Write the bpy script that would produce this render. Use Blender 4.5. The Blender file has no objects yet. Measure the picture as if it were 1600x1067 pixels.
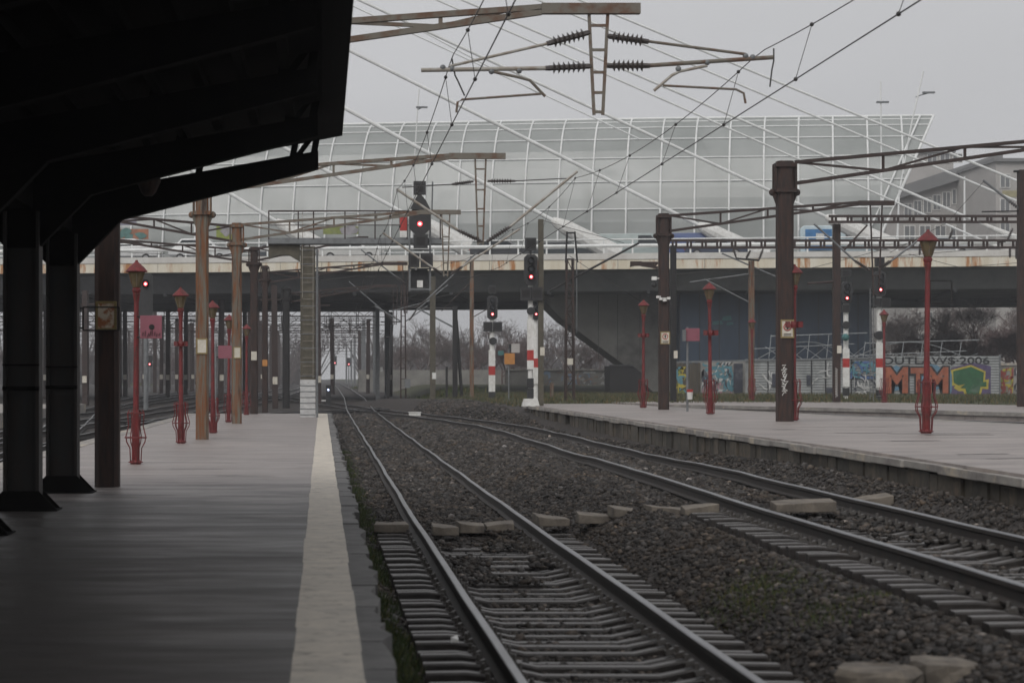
import bpy, math, random
import numpy as np
from mathutils import Vector, Matrix
random.seed(7); rng = np.random.default_rng(11)
S = bpy.context.scene
C = S.collection
# ------------------------------------------------------------------ camera, sky, sun, exposure
FPX, VX, HY, ZC = 3300.0, 503.0, 592.0, 2.02       # focal length in photo pixels, eye axis, eye height
cam = bpy.data.cameras.new('camera'); camo = bpy.data.objects.new('camera', cam); C.objects.link(camo)
cam.sensor_width = 36; cam.lens = FPX/1600*36
cam.shift_x = (800-VX)/1600; cam.shift_y = (HY-533.5)/1600
cam.clip_start = 0.5; cam.clip_end = 6000
camo.location = (0, 0, ZC); camo.rotation_euler = (math.radians(90), 0, 0)
cam.dof.use_dof = True; cam.dof.focus_distance = 62; cam.dof.aperture_fstop = 3.2
S.camera = camo
W = bpy.data.worlds.new("World"); S.world = W; W.use_nodes = True
SUN_EL, SUN_ROT = math.radians(40), math.radians(205)
wn, wl = W.node_tree.nodes, W.node_tree.links
sky = wn.new('ShaderNodeTexSky'); sky.sky_type = 'NISHITA'; sky.sun_disc = False
sky.sun_elevation = SUN_EL; sky.sun_rotation = SUN_ROT; sky.air_density = 1.5; sky.dust_density = 4
hs = wn.new('ShaderNodeHueSaturation'); hs.inputs['Saturation'].default_value = 0.12
mx = wn.new('ShaderNodeMix'); mx.data_type = 'RGBA'; mx.inputs[0].default_value = 0.93
mx.inputs[7].default_value = (5.95, 5.98, 6.15, 1)
wl.new(sky.outputs[0], hs.inputs['Color']); wl.new(hs.outputs[0], mx.inputs[6])
tc = wn.new('ShaderNodeTexCoord'); cn = wn.new('ShaderNodeTexNoise'); cn.inputs['Scale'].default_value = 3.2; cn.inputs['Detail'].default_value = 4
cmap = wn.new('ShaderNodeMapping'); cmap.inputs['Scale'].default_value = (1, 1, 3); wl.new(tc.outputs['Generated'], cmap.inputs['Vector']); wl.new(cmap.outputs[0], cn.inputs['Vector'])
mr = wn.new('ShaderNodeMapRange'); mr.inputs['From Min'].default_value = .3; mr.inputs['From Max'].default_value = .7; mr.inputs['To Min'].default_value = .955; mr.inputs['To Max'].default_value = 1.045; wl.new(cn.outputs[0], mr.inputs['Value'])
mul = wn.new('ShaderNodeVectorMath'); mul.operation = 'SCALE'; wl.new(mx.outputs[2], mul.inputs[0]); wl.new(mr.outputs[0], mul.inputs['Scale'])
wl.new(mul.outputs[0], wn['Background'].inputs['Color']); wn['Background'].inputs['Strength'].default_value = 0.1
sun = bpy.data.lights.new('sun', 'SUN'); sun.energy = 1.5; sun.angle = math.radians(40); sun.color = (1, .97, .93)
suno = bpy.data.objects.new('sun', sun); C.objects.link(suno); suno.location = (0, -30, 60)
d = Vector((math.sin(SUN_ROT)*math.cos(SUN_EL), math.cos(SUN_ROT)*math.cos(SUN_EL), math.sin(SUN_EL)))
suno.rotation_euler = d.to_track_quat('Z', 'Y').to_euler()
S.view_settings.view_transform = 'Standard'; S.view_settings.look = 'None'
S.view_settings.exposure = 0; S.view_settings.gamma = 1; S.view_settings.use_curve_mapping = False
S.cycles.max_bounces = 5; S.cycles.volume_bounces = 0; S.cycles.transparent_max_bounces = 12

def PX(px, Y): return (px-VX)*Y/FPX                # photo column -> metres across at distance Y
def PZ(py, Y): return ZC+(HY-py)*Y/FPX             # photo row -> height at distance Y
def P(px, py, Y): return Vector((PX(px, Y), Y, PZ(py, Y)))
def V(*a): return Vector(a)
def lerp(a, b, t): return a+(b-a)*t
def sstep(a, b, x):
    t = np.clip((x-a)/(b-a), 0, 1); return t*t*(3-2*t)

# ------------------------------------------------------------------ materials
MATS = {}
def mat(name, c1, c2=None, scale=4., stretch=(1, 1, 1), rough=.6, metal=0., bump=0., lo=.38, hi=.62, c3=None, s3=.6, l3=.55, h3=.7, spec=.5, detail=6, attr=None, coat=0):
    m = bpy.data.materials.new(name); m.use_nodes = True; n, l = m.node_tree.nodes, m.node_tree.links
    b = n['Principled BSDF']; b.inputs['Roughness'].default_value = rough; b.inputs['Metallic'].default_value = metal
    b.inputs['Specular IOR Level'].default_value = spec
    if coat: b.inputs['Coat Weight'].default_value = coat
    b.inputs['Base Color'].default_value = (*c1, 1)
    geo = n.new('ShaderNodeNewGeometry')
    mp = n.new('ShaderNodeMapping'); mp.inputs['Scale'].default_value = stretch; l.new(geo.outputs['Position'], mp.inputs['Vector'])
    col = None
    if c2 is not None:
        no = n.new('ShaderNodeTexNoise'); no.inputs['Scale'].default_value = scale; no.inputs['Detail'].default_value = detail; no.inputs['Roughness'].default_value = .65
        l.new(mp.outputs[0], no.inputs['Vector'])
        r = n.new('ShaderNodeValToRGB'); r.color_ramp.elements[0].position = lo; r.color_ramp.elements[1].position = hi
        r.color_ramp.elements[0].color = (*c1, 1); r.color_ramp.elements[1].color = (*c2, 1); l.new(no.outputs[0], r.inputs[0]); col = r.outputs[0]
        if c3 is not None:
            n3 = n.new('ShaderNodeTexNoise'); n3.inputs['Scale'].default_value = scale*s3; n3.inputs['Detail'].default_value = 8; n3.inputs['Roughness'].default_value = .7
            l.new(mp.outputs[0], n3.inputs['Vector'])
            r3 = n.new('ShaderNodeValToRGB'); r3.color_ramp.elements[0].position = l3; r3.color_ramp.elements[1].position = h3; l.new(n3.outputs[0], r3.inputs[0])
            m3 = n.new('ShaderNodeMix'); m3.data_type = 'RGBA'; l.new(r3.outputs[0], m3.inputs[0]); l.new(col, m3.inputs[6]); m3.inputs[7].default_value = (*c3, 1); col = m3.outputs[2]
        if bump:
            bp = n.new('ShaderNodeBump'); bp.inputs['Strength'].default_value = bump; bp.inputs['Distance'].default_value = .03
            l.new(no.outputs[0], bp.inputs['Height']); l.new(bp.outputs[0], b.inputs['Normal'])
    if attr:
        at = n.new('ShaderNodeAttribute'); at.attribute_name = attr
        mm = n.new('ShaderNodeMix'); mm.data_type = 'RGBA'; mm.blend_type = 'MULTIPLY'; mm.inputs[0].default_value = 1
        if col is not None: l.new(col, mm.inputs[6])
        else: mm.inputs[6].default_value = (*c1, 1)
        l.new(at.outputs['Color'], mm.inputs[7]); col = mm.outputs[2]
    if col is not None: l.new(col, b.inputs['Base Color'])
    MATS[name] = m; return m
def glow(name, c, s):
    m = bpy.data.materials.new(name); m.use_nodes = True; b = m.node_tree.nodes['Principled BSDF']
    b.inputs['Base Color'].default_value = (*[x*.3 for x in c], 1); b.inputs['Emission Color'].default_value = (*c, 1); b.inputs['Emission Strength'].default_value = s
    return m
M_rust = mat('rusty_paint', (.135, .125, .10), (.165, .064, .024), 4, (3.5, 3.5, .3), .8, lo=.42, hi=.58, c3=(.035, .023, .018), l3=.52, h3=.62, bump=.5)
M_rustdk = mat('dark_rust', (.024, .0155, .0135), (.046, .023, .017), 5, (2.5, 2.5, .4), .8, lo=.42, hi=.6, c3=(.014, .012, .011), bump=.5)
M_arm = mat('weathered_steel', (.155, .14, .115), (.12, .065, .04), 3, (1, 1, 1), .75, lo=.45, hi=.62, c3=(.06, .036, .025))
M_armdk = mat('dark_brown_steel', (.028, .018, .016), (.042, .025, .021), 4, rough=.75)
M_blk = mat('black_steel', (.006, .006, .006), (.011, .009, .009), 5, rough=.7)
M_can = mat('canopy_shade_black', (.0035, .0033, .0033), (.006, .0055, .005), 5, rough=.9, spec=.1)  # near-black base colour stands in for the unlit canopy underside
M_sig = mat('signal_black', (.016, .016, .017), (.028, .028, .029), 8, rough=.55)
M_red = mat('red_lamp_paint', (.175, .018, .019), (.11, .013, .014), 7, (2, 2, .7), .6, c3=(.05, .02, .015), l3=.5, h3=.66, bump=.2)
M_redw = mat('bright_red_paint', (.42, .03, .025), (.34, .03, .025), 6, rough=.5)
M_white = mat('white_paint', (.72, .72, .70), (.58, .57, .54), 5, rough=.5)
M_wsteel = mat('white_steel', (.78, .79, .78), (.66, .67, .66), 1.5, rough=.45)
M_glassl = mat('lantern_glass', (.13, .10, .055), (.09, .07, .04), 8, rough=.25)
M_pink = mat('dusty_pink_board', (.25, .08, .11), (.21, .07, .09), 3, rough=.6)
M_grey = mat('grey_steel', (.17, .18, .185), (.12, .125, .13), 5, rough=.55)
M_pale = mat('pale_tube', (.34, .33, .30), (.22, .18, .14), 5, rough=.5)
M_ins = mat('insulator_porcelain', (.075, .062, .058), (.05, .043, .04), 12, rough=.3)
M_wire = mat('wire_copper_dark', (.028, .026, .026), (.04, .036, .034), 9, rough=.5)
M_rail = mat('rail_rust', (.015, .013, .012), (.028, .02, .016), 8, rough=.7)
M_railtop = mat('rail_polished', (.26, .265, .28), (.18, .18, .19), 3, (1, .3, 1), .3, metal=.85)
M_clip = mat('rail_clip_steel', (.12, .115, .11), (.06, .052, .046), 9, rough=.5)
M_sltop = mat('worn_lit_sleeper_top', (.125, .115, .11), (.075, .068, .064), 5, (1, 3, 1), .42, bump=.4, c3=(.05, .043, .04), l3=.52, h3=.66)  # weathered top, also lightened to paint in the light from above
M_sleeper = mat('wet_shaded_sleeper', (.032, .027, .024), (.018, .015, .014), 6, (1, 3, 1), .45, bump=.5, c3=(.045, .038, .033), l3=.58, h3=.72)  # wet brown, darkened to paint shade on the sleeper sides
M_slab = mat('old_concrete_slab', (.20, .172, .14), (.11, .095, .08), 5, rough=.8, bump=.5, c3=(.27, .235, .19))
M_brickedge = mat('platform_edge_stone', (.085, .072, .055), (.05, .043, .034), 4, rough=.85, bump=.6, c3=(.15, .115, .085), attr='tone')
M_frame = mat('faded_frame_steel', (.34, .36, .37), (.26, .27, .28), 3, rough=.6)
M_brickedge0 = mat('rock_grey_brown', (.085, .075, .066), (.05, .045, .04), 5, rough=.8)
M_coping = mat('coping_concrete', (.33, .31, .285), (.19, .175, .165), 2.2, (1, .6, 1), .75, bump=.4, c3=(.44, .38, .30), l3=.55, h3=.64)
M_plat = mat('platform_asphalt', (.335, .295, .275), (.225, .198, .187), 1.0, (.4, 1.0, 1), .5, bump=.2, lo=.38, hi=.62, c3=(.125, .11, .104), s3=1.7, l3=.52, h3=.70, spec=.4)
M_platl = mat('platform_asphalt_shade', (.058, .051, .048), (.040, .036, .034), 1.1, (.22, 1.5, 1), .52, bump=.12, spec=.3, c3=(.09, .083, .08), s3=1.8, l3=.54, h3=.72)  # unused dark tone made to deepen canopy shade on the left platform
M_strip = mat('yellow_strip_paint', (.60, .54, .455), (.46, .42, .365), 4, (1, 1, 1), .65, lo=.35, hi=.65, c3=(.27, .24, .205), s3=1.6, l3=.54, h3=.68, bump=.2)
M_stone = mat('ballast_stone', (.5, .47, .45), (.36, .33, .32), 20, rough=.75, attr='tone', spec=.35)
M_grass = mat('grass_blades', (.050, .062, .022), (.075, .08, .032), 2, rough=.8, attr='tone')
M_moss = mat('moss_weeds', (.040, .062, .016), (.06, .085, .025), 3, rough=.85, attr='tone')
M_bark = mat('bare_branches', (.14, .115, .108), (.105, .086, .08), 2, rough=.9)
M_barkr = mat('reddish_branches', (.14, .09, .082), (.10, .066, .062), 2, rough=.9)
M_bridge = mat('bridge_concrete', (.165, .168, .172), (.115, .118, .122), .5, (1, 1, .5), .85, c3=(.17, .165, .155), l3=.55, h3=.72)
M_soffit = mat('bridge_steel_dark', (.045, .046, .048), (.03, .031, .033), .6, rough=.7)
M_abut = mat('abutment_concrete', (.21, .205, .19), (.155, .15, .14), .5, rough=.9, c3=(.08, .078, .075))
M_blue = mat('blue_panel', (.038, .062, .098), (.028, .045, .072), .8, (1, 1, .3), .5, c3=(.06, .095, .125), l3=.62, h3=.7)
M_fascia = mat('cream_fascia', (.70, .66, .56), (.60, .54, .42), .8, (1.2, 1.2, .15), .6, c3=(.40, .17, .05), s3=1.3, l3=.53, h3=.61)
M_ruststain = mat('rust_streak', (.38, .17, .06), (.46, .30, .14), 3, (1, 1, .4), .8)
M_corr = mat('corrugated_sheet', (.28, .29, .29), (.19, .20, .20), 1.2, (1, 1, .6), .6, c3=(.18, .17, .155))
M_fence = mat('old_fence_concrete', (.27, .26, .24), (.18, .175, .165), .9, rough=.85)
M_wood = mat('grey_fence_boards', (.10, .085, .062), (.07, .06, .046), 2, (3, 3, .3), .9)
M_bld = mat('grey_render_wall', (.37, .355, .345), (.32, .305, .295), .3, rough=.9)
M_bldk = mat('grey_roof_sheet', (.19, .19, .19), (.15, .15, .152), .4, rough=.7)
M_bldw = mat('pale_wall', (.42, .40, .385), (.37, .355, .34), .3, rough=.9)
M_pane = mat('window_glass', (.13, .135, .14), (.17, .175, .18), 1, rough=.2)
M_pillar = mat('olive_masonry', (.10, .09, .067), (.072, .065, .05), 5, rough=.9, bump=.4, c3=(.12, .105, .075))
M_orange = mat('orange_notice', (.50, .22, .05), (.42, .18, .05), 6, rough=.6)
M_plate = mat('enamel_plate', (.60, .57, .50), (.50, .46, .38), 8, rough=.5, c3=(.30, .17, .08), l3=.6, h3=.7)
M_yframe = mat('ochre_frame', (.25, .19, .08), (.20, .15, .06), 8, rough=.6)
M_rustplate = mat('rusted_plate', (.55, .48, .38), (.30, .11, .04), 9, rough=.6, lo=.45, hi=.58)
M_tyre = mat('tyre_rubber', (.015, .015, .015), None, rough=.8)
M_carglass = mat('car_glass', (.02, .024, .028), None, rough=.08)
M_hub = mat('wheel_silver', (.4, .4, .4), None, rough=.3, metal=.6)
M_cgreen = mat('teal_cover', (.05, .16, .16), (.04, .12, .12), 6, rough=.6)
M_stain = mat('darker_repair_patch', (.055, .047, .044), (.09, .08, .076), 3, rough=.5)
L_red = glow('signal_red_light', (1, .06, .07), 2.6); L_core = glow('signal_light_core', (1, .55, .55), 6.0)
L_blue = glow('blue_white_light', (.6, .7, 1), 4.0)
def flat(name, c, rough=.6):
    return MATS.get(name) or mat(name, c, tuple(x*.62 for x in c), 2.2, rough=rough, lo=.35, hi=.65, c3=tuple(x*.5+.09 for x in c), l3=.55, h3=.68)

# ------------------------------------------------------------------ mesh builder
class MB:
    def __init__(s): s.v = []; s.f = []; s.mi = []; s.cur = 0
    def add(s, vs, fs):
        o = len(s.v); s.v.extend([tuple(v) for v in vs]); s.f.extend([tuple(o+i for i in f) for f in fs]); s.mi.extend([s.cur]*len(fs)); return s
    def box(s, c, sz, rz=0, tilt=None):
        c = Vector(c); h = [x/2 for x in sz]; R = Matrix.Rotation(rz, 3, 'Z')
        if tilt: R = R @ Matrix.Rotation(tilt[0], 3, 'X') @ Matrix.Rotation(tilt[1], 3, 'Y')
        vs = [c+R @ Vector((x*h[0], y*h[1], z*h[2])) for z in (-1, 1) for y in (-1, 1) for x in (-1, 1)]
        return s.add(vs, [(0, 2, 3, 1), (4, 5, 7, 6), (0, 1, 5, 4), (2, 6, 7, 3), (0, 4, 6, 2), (1, 3, 7, 5)])
    def b2(s, x0, x1, y0, y1, z0, z1): return s.box(((x0+x1)/2, (y0+y1)/2, (z0+z1)/2), (abs(x1-x0), abs(y1-y0), abs(z1-z0)))
    def bar(s, p, q, w, h=None):
        h = h or w; p = Vector(p); q = Vector(q); dv = (q-p); L = dv.length
        if L < 1e-6: return s
        dv /= L; up = Vector((0, 1, 0)) if abs(dv.y) < .9 else Vector((0, 0, 1))
        a = dv.cross(up).normalized(); b = a.cross(dv).normalized()
        vs = []
        for e in (p, q):
            for i, j in ((-1, -1), (1, -1), (1, 1), (-1, 1)): vs.append(e+a*(i*h/2)+b*(j*w/2))
        return s.add(vs, [(3, 2, 1, 0), (4, 5, 6, 7), (0, 1, 5, 4), (1, 2, 6, 5), (2, 3, 7, 6), (3, 0, 4, 7)])
    def tube(s, pts, r, n=8, caps=True):
        pts = [Vector(p) for p in pts]; rs = r if isinstance(r, (list, tuple)) else [r]*len(pts); o = len(s.v); vs = []; fs = []
        for i, p in enumerate(pts):
            t = (pts[min(i+1, len(pts)-1)]-pts[max(i-1, 0)]).normalized()
            up = Vector((0, 0, 1)) if abs(t.z) < .9 else Vector((1, 0, 0))
            a = t.cross(up).normalized(); b = a.cross(t).normalized()
            for k in range(n):
                an = 2*math.pi*k/n; vs.append(p+a*(math.cos(an)*rs[i])+b*(math.sin(an)*rs[i]))
        for i in range(len(pts)-1):
            for k in range(n):
                k2 = (k+1) % n; fs.append((i*n+k, i*n+k2, (i+1)*n+k2, (i+1)*n+k))
        if caps: fs.append(tuple(range(n))[::-1]); fs.append(tuple((len(pts)-1)*n+k for k in range(n)))
        return s.add(vs, fs)
    def lathe(s, prof, c=(0, 0, 0), n=16, rot=0):
        c = Vector(c); vs = []; fs = []
        for r, z in prof:
            for k in range(n):
                a = 2*math.pi*k/n+rot; vs.append(c+Vector((r*math.cos(a), r*math.sin(a), z)))
        for i in range(len(prof)-1):
            for k in range(n):
                k2 = (k+1) % n; fs.append((i*n+k, i*n+k2, (i+1)*n+k2, (i+1)*n+k))
        fs.append(tuple(range(n))[::-1]); fs.append(tuple((len(prof)-1)*n+k for k in range(n)))
        return s.add(vs, fs)
    def prism(s, poly, z0, z1):
        n = len(poly); A = sum(poly[i][0]*poly[(i+1) % n][1]-poly[(i+1) % n][0]*poly[i][1] for i in range(n))
        if A < 0: poly = poly[::-1]
        zz0 = z0 if isinstance(z0, (list, tuple)) else [z0]*n; zz1 = z1 if isinstance(z1, (list, tuple)) else [z1]*n
        vs = [(p[0], p[1], zz0[i]) for i, p in enumerate(poly)]+[(p[0], p[1], zz1[i]) for i, p in enumerate(poly)]
        fs = [tuple(range(n))[::-1], tuple(range(n, 2*n))]+[(i, (i+1) % n, n+(i+1) % n, n+i) for i in range(n)]
        return s.add(vs, fs)
    def pxz(s, poly, y0, y1):      # polygon in the X-Z plane given a thickness along Y
        n = len(poly); A = sum(poly[i][0]*poly[(i+1) % n][1]-poly[(i+1) % n][0]*poly[i][1] for i in range(n))
        if A < 0: poly = poly[::-1]
        vs = [(p[0], y0, p[1]) for p in poly]+[(p[0], y1, p[1]) for p in poly]
        return s.add(vs, [tuple(range(n)), tuple(range(n, 2*n))[::-1]]+[(i, n+i, n+(i+1) % n, (i+1) % n) for i in range(n)])
    def sphere(s, c, r, n=8, sz=1):
        return s.lathe([(max(r*math.sin(math.pi*i/n), .001), -r*sz*math.cos(math.pi*i/n)) for i in range(n+1)], c, n+2)
    def build(s, name, m, parent=None, origin=None, smooth=False, extra=(), bevel=0):
        if parent is not None: o0 = ROOT[parent.name]
        else: o0 = Vector(origin) if origin is not None else Vector((0, 0, 0))
        me = bpy.data.meshes.new(name); me.from_pydata([(v[0]-o0.x, v[1]-o0.y, v[2]-o0.z) for v in s.v], [], s.f)
        for k in (m, *extra): me.materials.append(k)
        if extra: me.polygons.foreach_set('material_index', s.mi)
        if smooth: me.polygons.foreach_set('use_smooth', [True]*len(me.polygons))
        me.update(); o = bpy.data.objects.new(name, me); C.objects.link(o)
        if parent is not None: o.parent = parent
        else: o.location = o0
        ROOT[o.name] = o0
        if bevel:
            b = o.modifiers.new('bevel', 'BEVEL'); b.width = bevel; b.segments = 2; b.limit_method = 'ANGLE'
        return o
ROOT = {}
def tag(o, label=None, cat=None, group=None, kind=None):
    if label: o['label'] = label
    if cat: o['category'] = cat
    if group: o['group'] = group
    if kind: o['kind'] = kind
    return o
def thing(name, label, cat, loc=(0, 0, 0), group=None):
    o = bpy.data.objects.new(name, None); C.objects.link(o); o.location = loc; o.empty_display_size = .3
    ROOT[o.name] = Vector(loc); return tag(o, label, cat, group)
def struct(o, label): return tag(o, label, None, None, 'structure')
def copy_tree(o, parent=None):
    c = o.copy(); C.objects.link(c)
    if parent is not None: c.parent = parent
    for ch in list(o.children): copy_tree(ch, c)
    return c
def setlabel(o, label): o['label'] = label; return o
def move(o, loc): o.location = loc; ROOT[o.name] = Vector(loc); return o
def np_mesh(name, verts, faces, m, tone=None, kind=None):
    me = bpy.data.meshes.new(name); nv = len(verts); k = faces.shape[1]; nf = len(faces)
    me.vertices.add(nv); me.vertices.foreach_set('co', verts.astype(np.float32).ravel())
    me.loops.add(nf*k); me.loops.foreach_set('vertex_index', faces.astype(np.int32).ravel())
    me.polygons.add(nf); me.polygons.foreach_set('loop_start', np.arange(0, nf*k, k, dtype=np.int32))
    me.polygons.foreach_set('loop_total', np.full(nf, k, dtype=np.int32)); me.update(calc_edges=True)
    if tone is not None:
        a = me.color_attributes.new('tone', 'FLOAT_COLOR', 'POINT'); a.data.foreach_set('color', tone.astype(np.float32).ravel())
    me.materials.append(m); o = bpy.data.objects.new(name, me); C.objects.link(o); ROOT[o.name] = Vector((0, 0, 0))
    if kind: o['kind'] = kind
    return o
def tone_attr(o, tones):
    a = o.data.color_attributes.new('tone', 'FLOAT_COLOR', 'POINT'); a.data.foreach_set('color', np.asarray(tones, dtype=np.float32).ravel())

# ------------------------------------------------------------------ terrain and track heights
def railL(Y): return np.interp(Y, [0, 60, 88, 118, 160, 260, 420, 900], [.12, .12, .19, .31, .58, .80, 1.05, 1.3])
def railR(Y): return np.interp(Y, [0, 33, 45, 75, 118], [.58, .57, .44, .40, .31])
def xL(Y): return np.interp(Y, [0, 30, 58, 118, 160, 260, 420, 900], [2.01, 2.01, 2.09, 2.14, 2.45, 2.8, 3.0, 3.0])
def xR(Y): return np.interp(Y, [-20, 15, 26, 32, 43, 55, 66, 75, 90, 105, 120, 140, 165, 200, 260], [5.69, 5.69, 5.69, 5.78, 6.12, 6.25, 6.35, 6.2, 5.3, 4.0, 2.4, .0, -3.2, -7.5, -13])
def noise2(X, Y):
    return .5*np.sin(X*2.3+Y*.71)+.35*np.sin(X*5.1-Y*1.9+1.3)+.3*np.sin(Y*3.7+X*1.1+.4)+.25*np.sin(X*9.7+Y*6.3)
def gz(X, Y):
    X = np.asarray(X, float); Y = np.asarray(Y, float)
    L = railL(Y)-.19; R = railR(np.minimum(Y, 118))-.19; R = np.where(Y > 118, L, R)
    t = sstep(3.0, 4.3, X); g = L*(1-t)+R*t
    shoulder = sstep(1.0, 1.65, X-xR(Y))*(1-sstep(100, 116, Y))*(1-sstep(11, 14, X)); g = g+shoulder*np.interp(Y, [0, 25, 50, 75, 90, 116], [.27, .27, .30, .36, .45, .4])
    g = np.where((X > 7), lerp(g, .95, sstep(7.5, 10, X)*sstep(84, 95, Y)), g)
    g = lerp(g, np.maximum(g, .86), sstep(1.1, 2.4, X-xR(Y))*sstep(72, 90, Y)*(1-sstep(10, 12, X))*(1-sstep(125, 150, Y)))
    g = g+.5*sstep(7, 12, X)*sstep(140, 200, Y)
    ex = 1-sstep(26.5, 28.5, Y)
    g = g-ex*.085*((1-sstep(1.25, 1.5, np.abs(X-2.01)))+(1-sstep(1.25, 1.5, np.abs(X-5.69))))
    g = g+.03*(1-ex)*(1-sstep(.5, .75, np.abs(X-2.05)))
    return g+.012*noise2(X, Y)
def axis(segs):
    out = []
    for a, b, st in segs: out += list(np.arange(a, b, st))
    out.append(segs[-1][1]); return np.array(out)
ax = axis([(-900, -200, 100), (-200, -60, 14), (-60, -8, 2), (-8, 0, .8), (0, 8.4, .1), (8.4, 20, 1.2), (20, 80, 5), (80, 200, 15), (200, 1000, 100)])
ay = axis([(-40, 9, 4), (9, 32, .14), (32, 64, .35), (64, 130, 1.2), (130, 260, 6), (260, 1000, 40), (1000, 3000, 250)])
GX, GY = np.meshgrid(ax, ay); Zg = gz(GX, GY)
vv = np.stack([GX.ravel(), GY.ravel(), Zg.ravel()], 1); nx = len(ax); ny = len(ay)
ii, jj = np.meshgrid(np.arange(ny-1), np.arange(nx-1), indexing='ij'); b0 = (ii*nx+jj).ravel()
ff = np.stack([b0, b0+1, b0+nx+1, b0+nx], 1)
gr = np.clip(sstep(8.2, 9.5, GX)*sstep(86, 92, GY)+sstep(4.6, 7, GX-(GY-110)*.02)*sstep(112, 125, GY)+sstep(150, 220, GY)*sstep(6, 10, GX), 0, 1).ravel()
tone = np.stack([gr, gr, gr, np.ones_like(gr)], 1)
Mg = bpy.data.materials.new('ballast_ground'); Mg.use_nodes = True; n, l = Mg.node_tree.nodes, Mg.node_tree.links; b = n['Principled BSDF']
b.inputs['Roughness'].default_value = .85; b.inputs['Specular IOR Level'].default_value = .3
geo = n.new('ShaderNodeNewGeometry')
def nz(sc, de=5):
    t = n.new('ShaderNodeTexNoise'); t.inputs['Scale'].default_value = sc; t.inputs['Detail'].default_value = de; l.new(geo.outputs['Position'], t.inputs['Vector']); return t
def rp(inp, a, c0, b_, c1):
    r = n.new('ShaderNodeValToRGB'); r.color_ramp.elements[0].position = a; r.color_ramp.elements[1].position = b_
    r.color_ramp.elements[0].color = (*c0, 1); r.color_ramp.elements[1].color = (*c1, 1); l.new(inp, r.inputs[0]); return r.outputs[0]
def mixc(f, a, c):
    m = n.new('ShaderNodeMix'); m.data_type = 'RGBA'; l.new(f, m.inputs[0]); l.new(a, m.inputs[6]); l.new(c, m.inputs[7]); return m.outputs[2]
vor = n.new('ShaderNodeTexVoronoi'); vor.inputs['Scale'].default_value = 17; l.new(geo.outputs['Position'], vor.inputs['Vector'])
bal = rp(vor.outputs['Color'], .1, (.020, .018, .0175), .9, (.075, .066, .062))
big = rp(nz(.9).outputs[0], .42, (0, 0, 0), .7, (.7, .7, .7)); brn = rp(nz(6).outputs[0], .3, (.03, .024, .02), .7, (.062, .05, .041))
bal2 = mixc(big, bal, brn)
gcol = rp(nz(1.3, 8).outputs[0], .35, (.030, .042, .014), .68, (.085, .078, .042))
at = n.new('ShaderNodeAttribute'); at.attribute_name = 'tone'
l.new(mixc(at.outputs['Color'], bal2, gcol), b.inputs['Base Color'])
bp = n.new('ShaderNodeBump'); bp.inputs['Strength'].default_value = .9; bp.inputs['Distance'].default_value = .04; l.new(vor.outputs['Distance'], bp.inputs['Height']); l.new(bp.outputs[0], b.inputs['Normal'])
struct(np_mesh('ground', vv, ff, Mg, tone), 'dark ballast ground between the tracks with grass beyond')

# ------------------------------------------------------------------ platforms
def edge_line(pts, off):
    out = []
    for i, p in enumerate(pts):
        a = Vector(pts[max(i-1, 0)]); c = Vector(pts[min(i+1, len(pts)-1)]); t = (c-a).normalized(); nrm = Vector((t.y, -t.x)); out.append((p[0]-nrm.x*off, p[1]-nrm.y*off))
    return out
def zl(Y): return float(np.interp(Y, [0, 40, 95], [.42, .42, .52]))
# left platform
ys = [-12, 4, 20, 36, 40, 50, 65, 80, 92]; lx = [-6.0, -6.0, -5.95, -5.87, -5.82, -5.7, -5.5, -5.4, -5.4]
def platform_sheet(name, yl, xl, xr, zf, depth, m, parent=None):
    mb = MB()
    for i in range(len(yl)-1):
        a, c = yl[i], yl[i+1]; v = [(xl[i], a, zf(a)), (xr[i], a, zf(a)), (xr[i+1], c, zf(c)), (xl[i+1], c, zf(c))]
        w = [(p[0], p[1], p[2]-depth) for p in v]; k = [(0, 1, 2, 3), (0, 4, 5, 1), (1, 5, 6, 2), (2, 6, 7, 3), (3, 7, 4, 0), (7, 6, 5, 4)]
        k = [k[0], k[2], k[4], k[5]]+([(0, 4, 5, 1)] if i == 0 else [])+([(2, 6, 7, 3)] if i == len(yl)-2 else [])
        mb.add(v+w, k)
    return mb.build(name, m, parent)
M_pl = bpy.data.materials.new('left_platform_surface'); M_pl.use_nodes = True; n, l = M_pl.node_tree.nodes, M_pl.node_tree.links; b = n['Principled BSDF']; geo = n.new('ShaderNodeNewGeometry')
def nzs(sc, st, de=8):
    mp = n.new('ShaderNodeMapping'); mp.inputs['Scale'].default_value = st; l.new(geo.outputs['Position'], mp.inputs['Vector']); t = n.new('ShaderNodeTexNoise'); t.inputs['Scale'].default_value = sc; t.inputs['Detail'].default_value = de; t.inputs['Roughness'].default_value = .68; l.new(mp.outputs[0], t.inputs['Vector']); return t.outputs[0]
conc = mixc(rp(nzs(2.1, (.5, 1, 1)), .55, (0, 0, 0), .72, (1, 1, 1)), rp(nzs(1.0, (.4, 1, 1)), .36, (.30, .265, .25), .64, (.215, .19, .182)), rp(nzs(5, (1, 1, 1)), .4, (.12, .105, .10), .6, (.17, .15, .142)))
asph_shade = mixc(rp(nzs(1.7, (.3, 1.4, 1)), .54, (0, 0, 0), .74, (1, 1, 1)), rp(nzs(1.1, (.22, 1.5, 1)), .38, (.062, .054, .05), .62, (.042, .037, .035)), rp(nzs(6, (1, 1, 1)), .3, (.10, .092, .09), .7, (.07, .064, .062)))  # dark asphalt tone that serves as painted canopy shade
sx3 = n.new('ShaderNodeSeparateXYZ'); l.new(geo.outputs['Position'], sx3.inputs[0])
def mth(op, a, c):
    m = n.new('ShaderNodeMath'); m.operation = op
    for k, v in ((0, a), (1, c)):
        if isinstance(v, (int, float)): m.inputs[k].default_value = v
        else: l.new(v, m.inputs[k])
    return m.outputs[0]
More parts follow.
